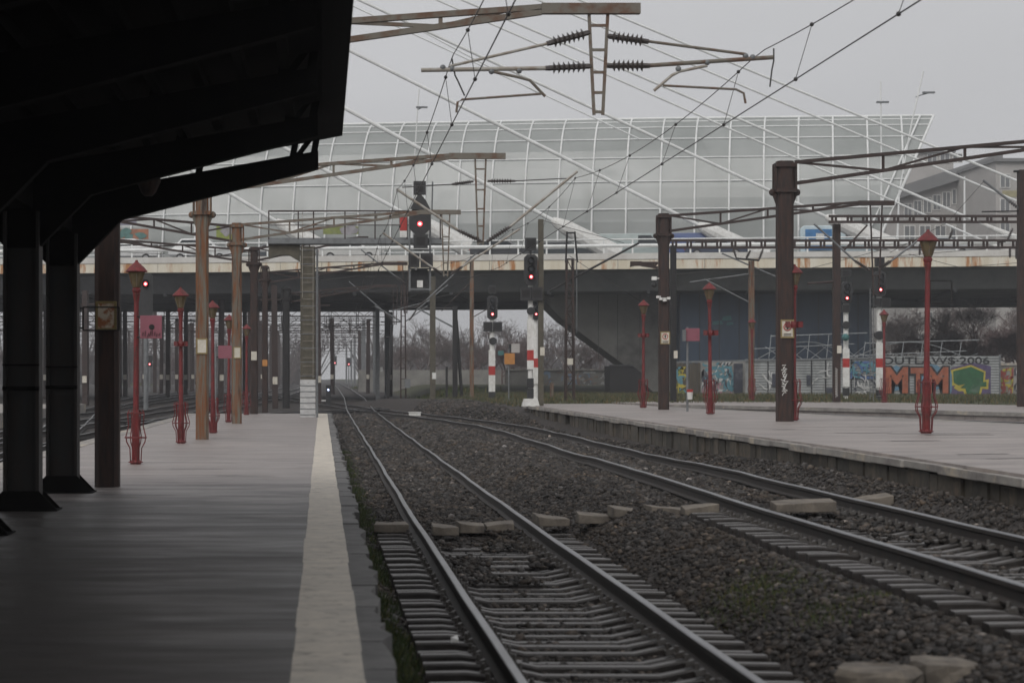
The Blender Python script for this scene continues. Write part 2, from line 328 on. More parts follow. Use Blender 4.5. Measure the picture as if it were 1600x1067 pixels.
canopy_shade = mth('ADD', mth('MULTIPLY', mth('SUBTRACT', 28.6, sx3.outputs['Y']), .11), mth('MULTIPLY', mth('SUBTRACT', nzs(.9, (.45, 1, 1)), .5), 3.0))  # base colour darkens towards the camera, painting in the canopy's shade
shade_f = rp(mth('ADD', canopy_shade, .5), .2, (0, 0, 0), .8, (1, 1, 1)); l.new(mixc(shade_f, conc, asph_shade), b.inputs['Base Color'])
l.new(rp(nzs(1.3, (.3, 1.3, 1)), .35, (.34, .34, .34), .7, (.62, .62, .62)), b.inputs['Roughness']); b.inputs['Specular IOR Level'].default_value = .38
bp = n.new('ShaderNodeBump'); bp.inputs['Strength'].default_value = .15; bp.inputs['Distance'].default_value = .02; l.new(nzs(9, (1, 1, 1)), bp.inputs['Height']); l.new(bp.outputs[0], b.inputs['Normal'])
lp = struct(platform_sheet('platform', ys, lx, [.20]*9, zl, .55, M_pl), 'grey asphalt station platform with a yellow safety strip, canopy shade painted in')
mb = MB()
for i in range(len(ys)-1):
    st = 1.2
    y = ys[i]
    while y < ys[i+1]-.01:
        y2 = min(y+st, ys[i+1]); ja, jb = -.168+random.uniform(-.008, .008), .232+random.uniform(-.008, .008)
        mb.add([(ja, y, zl(y)+.004), (jb, y, zl(y)+.004), (jb, y2, zl(y2)+.004), (ja, y2, zl(y2)+.004)], [(0, 1, 2, 3)]); y = y2
mb.build('safety_strip', M_strip, lp)
mb = MB(); y = -12; tn = []
while y < 92:
    L = random.choice([1.0, 1.25, 1.5, .8]); z = zl(y)-random.uniform(.0, .015); x1 = .42+random.uniform(-.035, .03)
    n0 = len(mb.v); j = [random.uniform(-.03, .03) for _ in range(4)]
    mb.prism([(.203, y), (x1+j[0], y+.01), (x1+.02+j[1], y+L*.35), (x1-.015+j[2], y+L*.7), (x1+j[3], y+L-.025), (.203, y+L-.01)], -.3, z)
    t = random.uniform(.75, 1.15)
    tn += [(t, t, t, 1)]*(len(mb.v)-n0); y += L
o = mb.build('edge_stones', mat('edge_stone_grey', (.15, .145, .14), (.10, .097, .095), 4, rough=.7, bump=.5, attr='tone', c3=(.25, .24, .235), l3=.58, h3=.7), lp); tone_attr(o, tn)
mb = MB(); y = -12
while y < 92:
    mb.b2(lx[0]-.35+.006*y, lx[0]+.006*y+.1, y, min(y+1.48, 92), -.3, zl(y)+.012); y += 1.5
mb.build('edge_coping', M_coping, lp)
# right platform
redge = [(7.2, 4), (7.31, 22), (7.56, 30.6), (7.60, 48), (7.82, 68), (7.98, 84)]
rout = redge+[(8.1, 85.6), (8.6, 87.4), (9.4, 88.2), (12.2, 89), (12.9, 78), (14.75, 61), (16.3, 49), (18.5, 28), (20, 4)]
ZR = .98
mb = MB(); inner = edge_line(redge, -.30)
zr_top = []
poly = [(p[0]+.32, p[1]) for p in redge]+[(8.5, 86.4)]+rout[7:]
mb.prism(poly, .2, ZR)
rp_ = struct(mb.build('right_platform', M_plat, None), 'grey raised platform right of the tracks with a pale edge and stone wall')
mb = MB()
for i in range(len(redge)-1):
    a, c = Vector(redge[i]), Vector(redge[i+1]); L = (c-a).length; k = max(1, int(L/1.6))
    for q in range(k):
        p0 = a.lerp(c, q/k); p1 = a.lerp(c, (q+.985)/k); dz = random.uniform(-.022, .006); dx = random.uniform(-.045, .035)
        mb.prism([(p0.x+dx, p0.y), (p1.x+dx, p1.y), (p1.x+.323, p1.y), (p0.x+.323, p0.y)], [ZR-.095+dz]*4, [ZR-.035+dz, ZR-.035+dz, ZR+.004, ZR+.004] if True else ZR)
mb.build('edge_coping', M_coping, rp_, bevel=.012)
mb = MB(); tn = []
for i in range(len(redge)-1):
    a, c = Vector(redge[i]), Vector(redge[i+1]); L = (c-a).length; s_ = 0
    while s_ < L:
        w = random.uniform(.35, .75); e = min(s_+w, L); p0 = a.lerp(c, s_/L); p1 = a.lerp(c, (e-.008)/L); dx = random.uniform(.04, .09); n0 = len(mb.v)
        if p0.y < 62 or random.random() < .6:
            mb.prism([(p0.x+dx, p0.y), (p1.x+dx+random.uniform(-.015, .015), p1.y), (p1.x+.318, p1.y), (p0.x+.318, p0.y)], .15, ZR-.10-random.uniform(0, .03))
        t = random.uniform(.65, 1.25); k = random.uniform(-.06, .06); tn += [(t*(1+k), t, t*(1-k), 1)]*(len(mb.v)-n0); s_ = e
o = mb.build('edge_wall', M_brickedge, rp_); tone_attr(o, tn)
mb = MB()   # far edge pale line of the right platform
fe = [(12.9, 78), (14.75, 61), (16.3, 49), (18.5, 28)]
for i in range(3):
    a, c = fe[i], fe[i+1]; mb.add([(a[0]-.55, a[1], ZR+.004), (a[0], a[1], ZR+.004), (c[0], c[1], ZR+.004), (c[0]-.55, c[1], ZR+.004)], [(0, 1, 2, 3)])
mb.build('edge_line', M_coping, rp_)
mb = MB()
for k in range(26):     # cracks and tar seams in the surface
    x = random.uniform(8.6, 12.5); y = random.uniform(24, 75); w = random.uniform(.5, 3.0)
    pts = [(x+w*i/6, y+random.uniform(-.06, .06)+i*.05) for i in range(7)]; th = random.uniform(.02, .08)
    mb.add([(p[0], p[1]-th, ZR+.004) for p in pts]+[(p[0], p[1]+th, ZR+.004) for p in pts], [(i, i+1, 8+i, 7+i) for i in range(6)])
mb.build('surface_crack', M_stain, rp_)
mb = MB()
for k in range(10):
    x = random.uniform(-5, -.4); y = random.uniform(13, 60); w = random.uniform(.3, 1.0)
    pts = [(x+w*i/6, y+random.uniform(-.05, .05)) for i in range(7)]; th = random.uniform(.01, .035)
    mb.add([(p[0], p[1]-th, zl(p[1])+.004) for p in pts]+[(p[0], p[1]+th, zl(p[1])+.004) for p in pts], [(i, i+1, 8+i, 7+i) for i in range(6)])
mb.build('surface_crack', M_stain, lp)
# third platform
mb = MB(); mb.prism([(13.0, 95), (14.4, 86), (19.4, 73), (21.6, 64.5), (27, 45), (34, 45), (31, 72), (28, 84), (25, 95), (16.4, 100)], .2, ZR-.01)
p3 = struct(mb.build('far_platform', M_plat), 'far grey platform in front of the graffiti fence')
mb = MB(); e3 = [(14.4, 86), (19.4, 73), (21.6, 64.5), (27, 45)]
for i in range(3):
    a, c = Vector(e3[i]), Vector(e3[i+1]); mb.prism([(a.x-.06, a.y-.02), (c.x-.06, c.y-.02), (c.x+.35, c.y), (a.x+.35, a.y)], ZR-.12, ZR+.006)
mb.build('edge_coping', M_coping, p3)
mb = MB(); mb.b2(-26, -13.2, 70, 118, -.3, .62); struct(mb.build('yard_platform', M_coping), 'low pale platform beyond the left yard tracks')

# ------------------------------------------------------------------ tracks
prof = [(-.075, 0), (-.075, .015), (-.015, .035), (-.01, .10), (-.034, .118), (-.034, .152), (-.028, .16), (.028, .16), (.034, .152), (.034, .118), (.01, .10), (.015, .035), (.075, .015), (.075, 0)]
def wig(Y, s): return np.interp(Y, [10, 25, 55], [.15, .3, .75])*(.016*np.sin(Y*.55+s)+.008*np.sin(Y*1.31+s*2.1)+.002*np.sin(Y*2.9+s))
def rail(parent, fx, fz, off, Y0, Y1, seed):
    Ys = np.concatenate([np.arange(Y0, min(Y1, 70), .4), np.arange(max(Y0, 70), Y1, 2.)]); X = fx(Ys)+off; Z = fz(Ys)
    g = np.gradient(X, Ys); cs = 1/np.sqrt(1+g*g); X = fx(Ys)+off/cs+wig(Ys, seed)*.9; Z = Z+wig(Ys, seed+2)*.9
    mb = MB(); k = len(prof); vs = []; fs = []
    for i in range(len(Ys)):
        for px_, pz_ in prof: vs.append((X[i]+px_/cs[i], Ys[i], Z[i]-.16+pz_))
    for i in range(len(Ys)-1):
        for q in range(k-1): fs.append((i*k+q, i*k+q+1, (i+1)*k+q+1, (i+1)*k+q)[::-1])
    mb.add(vs, fs); mb.mi = ([1 if q in (5, 6, 7) else 0 for q in range(k-1)])*(len(Ys)-1)
    return mb.build('rail', M_rail, parent, extra=(M_railtop,))
def sleeper(parent, x, y, z):
    mb = MB(); r = random.uniform(-.022, .016); a = random.uniform(-.022, .022); w = random.uniform(.062, .078)
    tp = [(-1.28, .035), (-1.0, .04), (-.72, .012), (-.42, -.05), (.42, -.05), (.72, .012), (1.0, .04), (1.28, .035)]
    vs = []
    for X_, h in tp:
        for s_, hh in ((-1, -.16), (-1, h-.015), (-.85, h), (.85, h), (1, h-.015), (1, -.16)):
            vs.append((x+X_+s_*0, y+s_*w+a*X_, z+hh+r-.03))
    fs = []
    for i in range(len(tp)-1):
        for q in range(5): fs.append((i*6+q, i*6+q+1, (i+1)*6+q+1, (i+1)*6+q)[::-1])
    fs += [tuple(range(6)), tuple(range(42, 48))[::-1]]
    mb.add(vs, fs); mb.mi = [2 if q % 5 == 2 else 0 for q in range(35)]+[0, 0]
    for s_ in (-1, 1):
        for q in (-1, 1):
            xx = x+s_*.75+q*.11; mb.cur = 1
            mb.box((xx, y+a*s_*.75, z+.005+r), (.07, .08, .04), tilt=(0, q*.3)); mb.tube([(xx+q*.02, y, z+r), (xx+q*.02, y, z+.07+r)], .017, 6)
    mb.cur = 0
    return mb.build('sleeper', M_sleeper, parent, extra=(M_clip, M_sltop))
tl = thing('railway_track', 'straight near track beside the yellow platform strip, sleepers bare in the foreground', 'railway track', (2.01, 14, 0), 'station tracks')
for s_ in (-1, 1): rail(tl, xL, railL, s_*.75, 8, 620, 1+s_)
y = 10.2
while y < 28: sleeper(tl, 2.01, y, float(railL(y))-.16); y += .42
fzR = lambda Y: np.where(Y < 118, railR(np.minimum(Y, 118)), railL(Y))
tr = thing('railway_track', 'curving track along the right platform that crosses the near one far off', 'railway track', (5.69, 14, 0), 'station tracks')
for s_ in (-1, 1): rail(tr, xR, fzR, s_*.75, 8, 230, 4+s_)
y = 10.4
while y < 26.2: sleeper(tr, 5.69, y, float(railR(y))-.16); y += .40
for k in range(5): sleeper(tr, float(xR(46+k*.7)), 46+k*.7+1, float(railR(47))-.17)
yl_ = lambda a: (lambda Y: np.interp(Y, [0, 45, 70, 110, 160, 260, 500], a))
for a, lab in (([-7.65, -7.65, -7.4, -6.2, -4.0, -2.4, -2.0], 'yard track running along the left side of the platform'),
               ([-11.6, -11.4, -10.9, -9.4, -7.2, -6.2, -6.0], 'second yard track left of the platform'),
               ([-8.2, -8.2, -9.0, -12.5, -14, -14, -14], 'yard track that branches away left behind the canopy posts'),
               ([-16, -15.6, -15, -13, -11, -10, -10], 'third yard track in front of the low pale platform')):
    t = thing('railway_track', lab, 'railway track', (a[0], 40, 0), 'left yard tracks')
    for s_ in (-1, 1): rail(t, yl_(a), railL, s_*.75, 20, 420, a[0]+s_)
cx = thing('railway_track', 'crossover rails lying nearly crosswise beyond the platform end', 'railway track', (0, 112, .3), 'station tracks')
for s_ in (-1, 1): rail(cx, lambda Y: np.interp(Y, [88, 100, 112, 124, 140], [-9, -5.2, -.5, 4.5, 10]), railL, s_*.75, 88, 138, 9+s_)
for s_ in (0,):
    t = thing('railway_track', 'sunken track between the right platform and the far platform', 'railway track', (17, 70, .5), 'right hand tracks')
    for q in (-1, 1): rail(t, lambda Y: np.interp(Y, [30, 49, 61, 78, 92, 130], [21.2, 18.9, 17.1, 14.6, 12.9, 9.5]), lambda Y: Y*0+.86, q*.75, 30, 125, 5+q)
mb = MB(); mb.prism([(13.0, 92), (15.5, 78), (17.6, 61), (19.5, 49), (23, 30), (19, 30), (16.3, 49), (14.75, 61), (12.9, 78), (12, 92)][::-1], .2, .72); struct(mb.build('track_bed', MATS['old_concrete_slab']), 'dark track bed in the gap between the platforms')

# ballast stones
def stones(X, Y, sz, Z, br, warm):
    base = np.array([(1, 0, 0), (-1, 0, 0), (0, 1, 0), (0, -1, 0), (0, 0, 1), (0, 0, -1), (.62, .62, .55), (-.62, .6, .5), (.6, -.62, .52), (-.6, -.6, .56)], float)
    F = np.array([(0, 6, 4), (0, 4, 8), (2, 7, 4), (2, 4, 6), (1, 9, 4), (1, 4, 7), (3, 8, 4), (3, 4, 9), (0, 2, 6), (2, 1, 7), (1, 3, 9), (3, 0, 8), (2, 0, 5), (1, 2, 5), (3, 1, 5), (0, 3, 5)])
    N = len(X); v = base[None]*(1+rng.uniform(-.32, .32, (N, 10, 3))); sc = sz[:, None, None]*np.stack([rng.uniform(.7, 1.3, N), rng.uniform(.7, 1.3, N), rng.uniform(.5, .95, N)], 1)[:, None]
    v = v*sc; a = rng.uniform(0, 6.28, N); ca, sa = np.cos(a)[:, None], np.sin(a)[:, None]
    b_ = rng.uniform(-.6, .6, N); cb, sb = np.cos(b_)[:, None], np.sin(b_)[:, None]
    y1 = v[..., 1]*cb-v[..., 2]*sb; z1 = v[..., 1]*sb+v[..., 2]*cb
    x2 = v[..., 0]*ca-y1*sa; y2 = v[..., 0]*sa+y1*ca
    v = np.stack([x2+X[:, None], y2+Y[:, None], z1+Z[:, None]], -1).reshape(-1, 3)
    f = (F[None]+(np.arange(N)*10)[:, None, None]).reshape(-1, 3)
    t = np.repeat(np.stack([br*(1+warm), br, br*(1-warm), np.ones(N)], 1), 10, 0); return v, f, t
N = 150000
u = rng.uniform(0, 1, N); Y = 11.5+(112-11.5)*u**1.9; X = rng.uniform(.5, 7.6, N)
lift = np.zeros(N); keep = np.ones(N, bool)
for xc in (2.01, 5.69):                       # keep the sleepers of the bare stretch clear
    on = (np.abs(X-xc) < 1.3) & (Y < 28); sp_ = .42 if xc < 3 else .40; ph = ((Y-(10.2 if xc < 3 else 10.4)+sp_/2) % sp_)-sp_/2; heap = (np.abs(X-xc-.1) < .62) & (Y > 21.5) & (Y < 28) & (noise2(X*1.7, Y*.8+2) > .05); keep &= ~(on & ~heap & (np.abs(ph) < .10) & (rng.uniform(0, 1, N) < .86)); lift = np.where(heap, .07, lift)
fx = np.where(np.abs(X-xL(Y)) < np.abs(X-xR(Y)), X-xL(Y), X-xR(Y))
keep &= (np.abs(np.abs(fx)-.75) > .10)
wallx = np.interp(Y, [p[1] for p in redge], [p[0] for p in redge]); keep &= X < wallx-.02
X, Y, lift = X[keep], Y[keep], lift[keep]; N = len(X)
sz = np.clip(rng.lognormal(-3.9, .38, N), .010, .050)*np.interp(Y, [12, 35, 60, 110], [1, 1.25, 1.8, 2.6]); br = rng.uniform(.038, .155, N)*rng.choice([1, 1, 1, 1.4, .6, 1.7], N); br = np.where(rng.uniform(0, 1, N) < .02, br*2.6, br)
warm = rng.uniform(-.02, .15, N)+.14*np.clip(noise2(X*.7, Y*.5)-.3, 0, 1)
v, f, t = stones(X, Y, sz, gz(X, Y)+sz*.25+lift, br, warm)
tag(np_mesh('ballast', v, f, M_stone, t), 'dark crushed stone ballast between the rails', 'ballast', None, 'stuff')

# grass and weeds
def blades(X, Y, Z, h, w, tone):
    N = len(X); a = rng.uniform(0, 6.28, N); lean = rng.uniform(.1, .8, N)*h; la = rng.uniform(0, 6.28, N)
    dx, dy = np.cos(a)*w, np.sin(a)*w
    v = np.stack([np.stack([X-dx, Y-dy, Z-.01], 1), np.stack([X+dx, Y+dy, Z-.01], 1), np.stack([X+np.cos(la)*lean, Y+np.sin(la)*lean, Z+h], 1)], 1).reshape(-1, 3)
    return v, np.arange(3*N).reshape(-1, 3), np.repeat(tone, 3, 0)
def tn_(N, a=.5, c=1.3, dry=.2):
    t = rng.uniform(a, c, N); dr = (rng.uniform(0, 1, N) < dry)*1.; return np.stack([t*(1+dr*1.2), t*(1+dr*.35), t*(1+dr*.3), np.ones(N)], 1)
N = 26000; Y = 12+48*rng.uniform(0, 1, N)**1.4; X = .46+np.abs(rng.normal(0, .13, N)); k = noise2(X*.3, Y*1.2) > -.25; X, Y = X[k], Y[k]; N = len(X)
v, f, t = blades(X, Y, gz(X, Y), rng.uniform(.03, .12, N), rng.uniform(.005, .012, N), tn_(N)*np.array([.8, .85, .8, 1]))
tag(np_mesh('grass', v, f, M_moss, t), 'moss and short weeds along the foot of the platform edge', 'grass', None, 'stuff')
vs = []; 
cl = [(1188, 886, 1.60, .34, 1.0, 2300), (1295, 918, 1.58, .22, .5, 420), (1372, 920, 1.58, .16, .3, 160), (700, 660, 1.8, 1.1, 3.5, 2600), (640, 600, 1.25, 3.5, 12, 5200), (590, 606, 1.25, 2.5, 9, 3600), (760, 604, 1.25, 5, 14, 5000), (215, 604, 1.4, 2.0, 5, 3000), (700, 628, 1.75, 1.8, 3, 1500)]
XX, YY, HH = [], [], []
for px_, py_, h_, sx, sy, k in cl:
    yy = FPX*h_/(py_-HY); xx = PX(px_, yy); XX.append(rng.normal(xx, sx*.6, k)); YY.append(rng.normal(yy, sy*.6, k)); HH.append(rng.uniform(.3, 1, k)*(.062 if yy < 40 else .09 if yy < 110 else .5))
X, Y, H = np.concatenate(XX), np.concatenate(YY), np.concatenate(HH); k = np.hypot(X-xL(Y), 0) > 1.2; X, Y, H = X[k], Y[k], H[k]; N = len(X)
v, f, t = blades(X, Y, gz(X, Y), H, np.where(Y < 40, .006, np.where(Y < 110, .02, .05)), tn_(N, .6, 1.3, .3))
tag(np_mesh('grass', v, f, M_moss, t), 'tufts of weeds and rough grass in the ballast and beside the far tracks', 'grass', None, 'stuff')
N = 30000; Y = rng.uniform(88, 150, N); X = rng.uniform(8, 46, N); v, f, t = blades(X, Y, gz(X, Y), rng.uniform(.05, .22, N), rng.uniform(.015, .04, N), tn_(N, .5, 1.2, .25))
tag(np_mesh('grass', v, f, M_grass, t), 'rough winter grass between the far platform and the fences', 'grass', None, 'stuff')

# crossing slabs
ORD = ['first', 'second', 'third', 'fourth', 'fifth', 'sixth', 'seventh', 'eighth', 'ninth', 'tenth', 'eleventh', 'twelfth']
sl = [(585, 635, 812), (672, 712, 816), (714, 757, 813), (760, 803, 812), (836, 888, 802), (900, 948, 798), (955, 1004, 790), (1012, 1068, 787), (1070, 1120, 784), (1205, 1300, 778), (1335, 1392, 771)]
for i, (a, c, py) in enumerate(sl):
    h_ = 1.88 if a < 820 else lerp(1.80, 1.42, min(1, (a-830)/300)); Y_ = FPX*h_/(py-HY); xa, xb = PX(a, Y_), PX(c, Y_); z = ZC-h_
    mb = MB(); j = lambda s_=.03: random.uniform(-s_, s_); hw = .19+j(.04); tz = j(.03)
    pl_ = [(xa+j(), Y_-hw+j()), (lerp(xa, xb, .5), Y_-hw+j(.04)), (xb+j(), Y_-hw+j()), (xb+j(), Y_+hw+j()), (lerp(xa, xb, .4), Y_+hw+j(.03)), (xa+j(), Y_+hw+j())]
    z -= .045; mb.prism(pl_, z-.11, [z+tz+j(.012), z+j(.012), z-tz+j(.012), z-tz+j(.012)+.015, z+.015+j(.012), z+tz+.015+j(.012)])
    o = mb.build('concrete_slab', M_slab, None, ((xa+xb)/2, Y_, z-.1), bevel=.008)
    tag(o, ['worn concrete slab between the platform edge and the near left rail', 'broken concrete slab just right of the near left rail', 'concrete slab in the middle of the near track', 'concrete slab touching the near right rail inside the track', 'thick tilted slab just right of the near track', 'second slab right of the near track in the crossing row', 'third slab right of the near track in the crossing row', 'fourth slab right of the near track in the crossing row', 'slab ending at the left rail of the right track', 'long pale slab inside the right track', 'short slab between the right track and the platform wall'][i], 'concrete slab', 'slabs of the track crossing')
def rock(px_, py_, h_, sx, sy, sz_, lab, m=M_slab):
    Y_ = FPX*h_/(py_-HY); X_ = PX(px_, Y_); mb = MB(); n_ = 11; rr = [random.uniform(.72, 1.15) for _ in range(n_)]
    vs = []
    for zf_, sc in ((-1., 1.02), (-.35, 1.08), (-.02, .96), (.06, .62)):
        for i in range(n_):
            a = i*math.pi*2/n_; q = rr[i]*sc*random.uniform(.93, 1.07); vs.append((X_+sx*q*math.cos(a), Y_+sy*q*math.sin(a), ZC-h_+sz_*zf_+random.uniform(-.012, .012)))
    fs = [(k*n_+i, k*n_+(i+1) % n_, (k+1)*n_+(i+1) % n_, (k+1)*n_+i) for k in range(3) for i in range(n_)]+[tuple(3*n_+i for i in range(n_))]
    mb.add(vs, fs); tag(mb.build('flat_rock', m, None, (X_, Y_, ZC-h_-sz_)), lab, 'rock')
rock(1370, 1042, 1.70, .26, .22, .12, 'flat tan rock at the bottom right, left one of the pair')
rock(1474, 1032, 1.70, .22, .24, .14, 'flat tan rock at the bottom right with a dark hollow face')
rock(1440, 1010, 1.76, .12, .2, .1, 'small tan rock behind the pair of flat rocks')
rock(943, 752, 1.72, .28, .2, .12, 'grey brown stone lump in the ballast between the tracks', M_brickedge0)
mb = MB(); q = P(710, 1000, FPX*1.98/(1000-HY)); mb.prism([(q.x-.03, q.y-.05), (q.x+.03, q.y-.04), (q.x+.025, q.y+.05), (q.x-.02, q.y+.04)], q.z-.01, [q.z+.03, q.z+.01, q.z+.035, q.z+.02])
tag(mb.build('litter', M_white, None, q), 'scrap of white paper on the sleeper ends', 'litter')
for px_, py_, w, lab in ((505, 628, 1.0, 'white point motor cover left of the near track far off'), (600, 637, .9, 'white point motor cover just right of the near track'), (625, 634, .8, 'small grey lid beside the point motor cover'), (648, 649, 1.1, 'white box lid lying at the junction right of the near track')):
    Y_ = FPX*1.72/(py_-HY); q = P(px_, py_, Y_); mb = MB(); mb.box((q.x, q.y, q.z+.06), (w*.5, .5, .16)); mb.box((q.x, q.y, q.z+.15), (w*.55, .55, .03))
    tag(mb.build('point_motor', M_white if 'white' in lab else M_grey, None, q, bevel=.02), lab, 'point motor', 'point motors')

# ------------------------------------------------------------------ canopy
CY1 = 30.0; CX = -3.66
can = thing('platform_canopy', 'black butterfly platform canopy on heavy steel columns over the left platform', 'canopy', (CX, CY1-4, .42))
mb = MB(); xr, zr, xv, zv, xl_, zl_ = .29, 5.47, -3.66, 4.72, -10.5, 4.25  # unseen left wing widened and lowered, rear run lengthened, to shade the platform
mb.add([(xr, -55, zr), (xv, -55, zv), (xl_, -55, zl_), (xl_, -55, zl_+.35), (xv, -55, zv+.35), (xr-.05, -55, zr+.35), (xr, CY1, zr), (xv, CY1, zv), (xl_, CY1, zl_), (xl_, CY1, zl_+.35), (xv, CY1, zv+.35), (xr-.05, CY1, zr+.35)],
       [(0, 1, 4, 5), (1, 2, 3, 4), (6, 11, 10, 7), (7, 10, 9, 8), (0, 6, 7, 1), (1, 7, 8, 2), (5, 4, 10, 11), (4, 3, 9, 10), (0, 5, 11, 6), (2, 8, 9, 3)])
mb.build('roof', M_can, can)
for k in range(8):          # purlins under the roof
    for sgn in (1,):
        x = lerp(-3.0, .05, k/7); z = lerp(zv, zr, (x-xv)/(xr-xv)); MB().b2(x-.05, x+.05, -55, 27., z-.13, z-.003).build('purlin', M_can, can)
def can_beam(Y_):
    mb = MB()
    zt = lambda x: lerp(4.62, 5.26, (x-CX)/(3.6))-.03; zb_ = lambda x: lerp(4.05, 4.98, (x-CX)/3.6)
    mb.pxz([(CX, zb_(CX)), (-.05, zb_(-.05)), (-.05, zt(-.05)), (CX, zt(CX))], Y_-.1, Y_+.1)
    mb.pxz([(CX, zb_(CX)), (CX, zt(CX)), (CX*2+.3, zt(-.05)), (CX*2+.3, zb_(-.05))], Y_-.1, Y_+.1)
    mb.pxz([(CX+.2, 3.62), (CX+.95, 4.38), (CX-.95, 4.38), (CX-.2, 3.62)], Y_-.09, Y_+.09)
    for x in (-1.75, -.42, -.12): mb.bar((x, Y_, zt(x)-.05), (x+.05, Y_, zt(x)+.22), .09)
    mb.bar((-.35, Y_, zt(-.35)-.02), (-.16, Y_, zt(-.16)+.2), .07)
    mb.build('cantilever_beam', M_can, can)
    mb = MB(); mb.b2(CX-.2, CX+.2, Y_-.03, Y_+.03, .42, 4.06)
    for s_ in (-1, 1): mb.b2(CX+s_*.2-.02, CX+s_*.2+.02, Y_-.17, Y_+.17, .42, 4.06)
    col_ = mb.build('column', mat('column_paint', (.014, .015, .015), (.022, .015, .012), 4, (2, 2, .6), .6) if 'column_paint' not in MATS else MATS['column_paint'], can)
    mb = MB(); mb.pxz([(CX-.45, .42), (CX+.45, .42), (CX+.22, .66), (CX-.22, .66)], Y_-.2, Y_-.17); mb.pxz([(CX-.45, .42), (CX+.45, .42), (CX+.22, .66), (CX-.22, .66)], Y_+.17, Y_+.2)
    mb.b2(CX-.45, CX+.45, Y_-.28, Y_+.28, .40, .435); mb.build('base_plate', M_can, col_)
    mb = MB(); mb.b2(CX-.225, CX+.225, Y_-.178, Y_-.172, 2.18, 2.2); mb.b2(CX-.225, CX+.225, Y_-.185, Y_-.172, 1.88, 1.93); mb.build('splice_plate', M_can, col_)
for Y_ in (30, 26, 22, 18, 14, 10, 6): can_beam(Y_-.15)
MB().b2(CX-.14, CX+.14, -55, CY1-.05, 4.1, 4.6).build('valley_beam', M_can, can)
for Y_, px_, py_ in ((28.6, 232, 283), (20, 104, 112)):
    q = P(px_, py_, Y_); t = thing('pendant_lamp', 'dark pendant lamp hanging under the canopy %s' % ('near its end beam' if Y_ > 25 else 'above the nearer columns'), 'lamp', q, 'pendant lamps')
    mb = MB(); mb.lathe([(.05, .12), (.15, .1), (.17, .0), (.1, -.16), (.06, -.2)], q, 10); mb.build('lamp_shade', M_rustdk, t)
    MB().tube([q+V(0, 0, .1), q+V(0, 0, .62)], .015, 6).build('hanger', M_blk, t)

# ------------------------------------------------------------------ platform lamps
def lamp_proto():
    t = thing('platform_lamp', '', 'lamp post', (0, 0, 0), 'red platform lamps'); H = 3.82
    MB().lathe([(.10, 0), (.10, .05), (.076, .08), (.076, .85), (.066, .9), (.056, 1.0), (.05, 2.0), (.046, 3.05), (.07, 3.2), (.055, 3.22), (.055, 3.26)], n=12).build('pole', M_red, t, smooth=False)
    MB().lathe([(.056, 3.2), (.08, 3.24), (.085, 3.28), (.066, 3.3), (.074, 3.34)], n=12).build('collar', M_red, t)
    MB().lathe([(.075, 3.32), (.158, 3.60), (.158, 3.62)], n=10).build('lantern', M_glassl, t)
    mb = MB(); mb.lathe([(.20, 3.605), (.212, 3.62), (.14, 3.70), (.05, 3.78), (.03, 3.80), (.025, 3.83)], n=14); mb.build('cap', M_red, t)
    c = MB()
    for k in range(8):
        a = k*math.pi/4+.2; pr = [(.11, .02), (.125, .3), (.195, .42), (.21, .52), (.155, .72), (.175, .95), (.14, 1.02)]
        if k % 2: pr = [(r*.92, z) for r, z in pr]
        c.tube([(r*math.cos(a), r*math.sin(a), z) for r, z in pr], .011, 5)
    for r, z in ((.205, .50), (.13, .04), (.15, .96)):
        c.tube([(r*math.cos(a), r*math.sin(a), z) for a in [i*math.pi/8 for i in range(17)]], .011, 5)
    c.build('guard_cage', M_red, t)
    mb = MB()
    for k in range(5):
        a = .1+k*math.pi*2/5; mb.bar((.08*math.cos(a), .08*math.sin(a), 3.33), (.162*math.cos(a), .162*math.sin(a), 3.61), .010)
    mb.build('lantern_rib', M_rust, t)
    return t
lp0 = lamp_proto(); first = True
LAMPS = [(212, 725, 39.7, 'red lamp post nearest the canopy, the one carrying the larger pink board'), (283, 692, 51.8, 'red lamp post just left of the rustiest left post'), (333, 676, 61, 'red lamp post hidden behind the rusty post with white plate'), (357, 660, 75, 'red lamp post behind the small pink board'), (385, 648, 89, 'red lamp post half hidden behind the grey rusty post'),
         (1447, 677, 39.7, 'tall red lamp post nearest the camera on the right platform, beside the empty black frame'), (1240, 657, 51.8, 'red lamp post touching the thick brown post with scrawl'), (1110, 647, 61.2, 'red lamp post right of the pink board on the right platform'), (1005, 637, 74.8, 'leftmost red lamp post on the right platform'), (1175, 625, 98.5, 'red lamp post on the far platform against the rust coloured pole'), (1382, 629, 87, 'red lamp post on the far platform in front of the graffiti letters')]
for i, (px_, py_, Y_, lab) in enumerate(LAMPS):
    o = lp0 if first else copy_tree(lp0); first = False
    o.location = (PX(px_, Y_), Y_, PZ(py_, Y_) if px_ > 900 else zl(Y_)); o.rotation_euler = (random.uniform(-.009, .009), random.uniform(-.009, .009), random.uniform(0, 6)); setlabel(o, lab)
    if px_ == 1175: o.rotation_euler = (0, 0, .4)

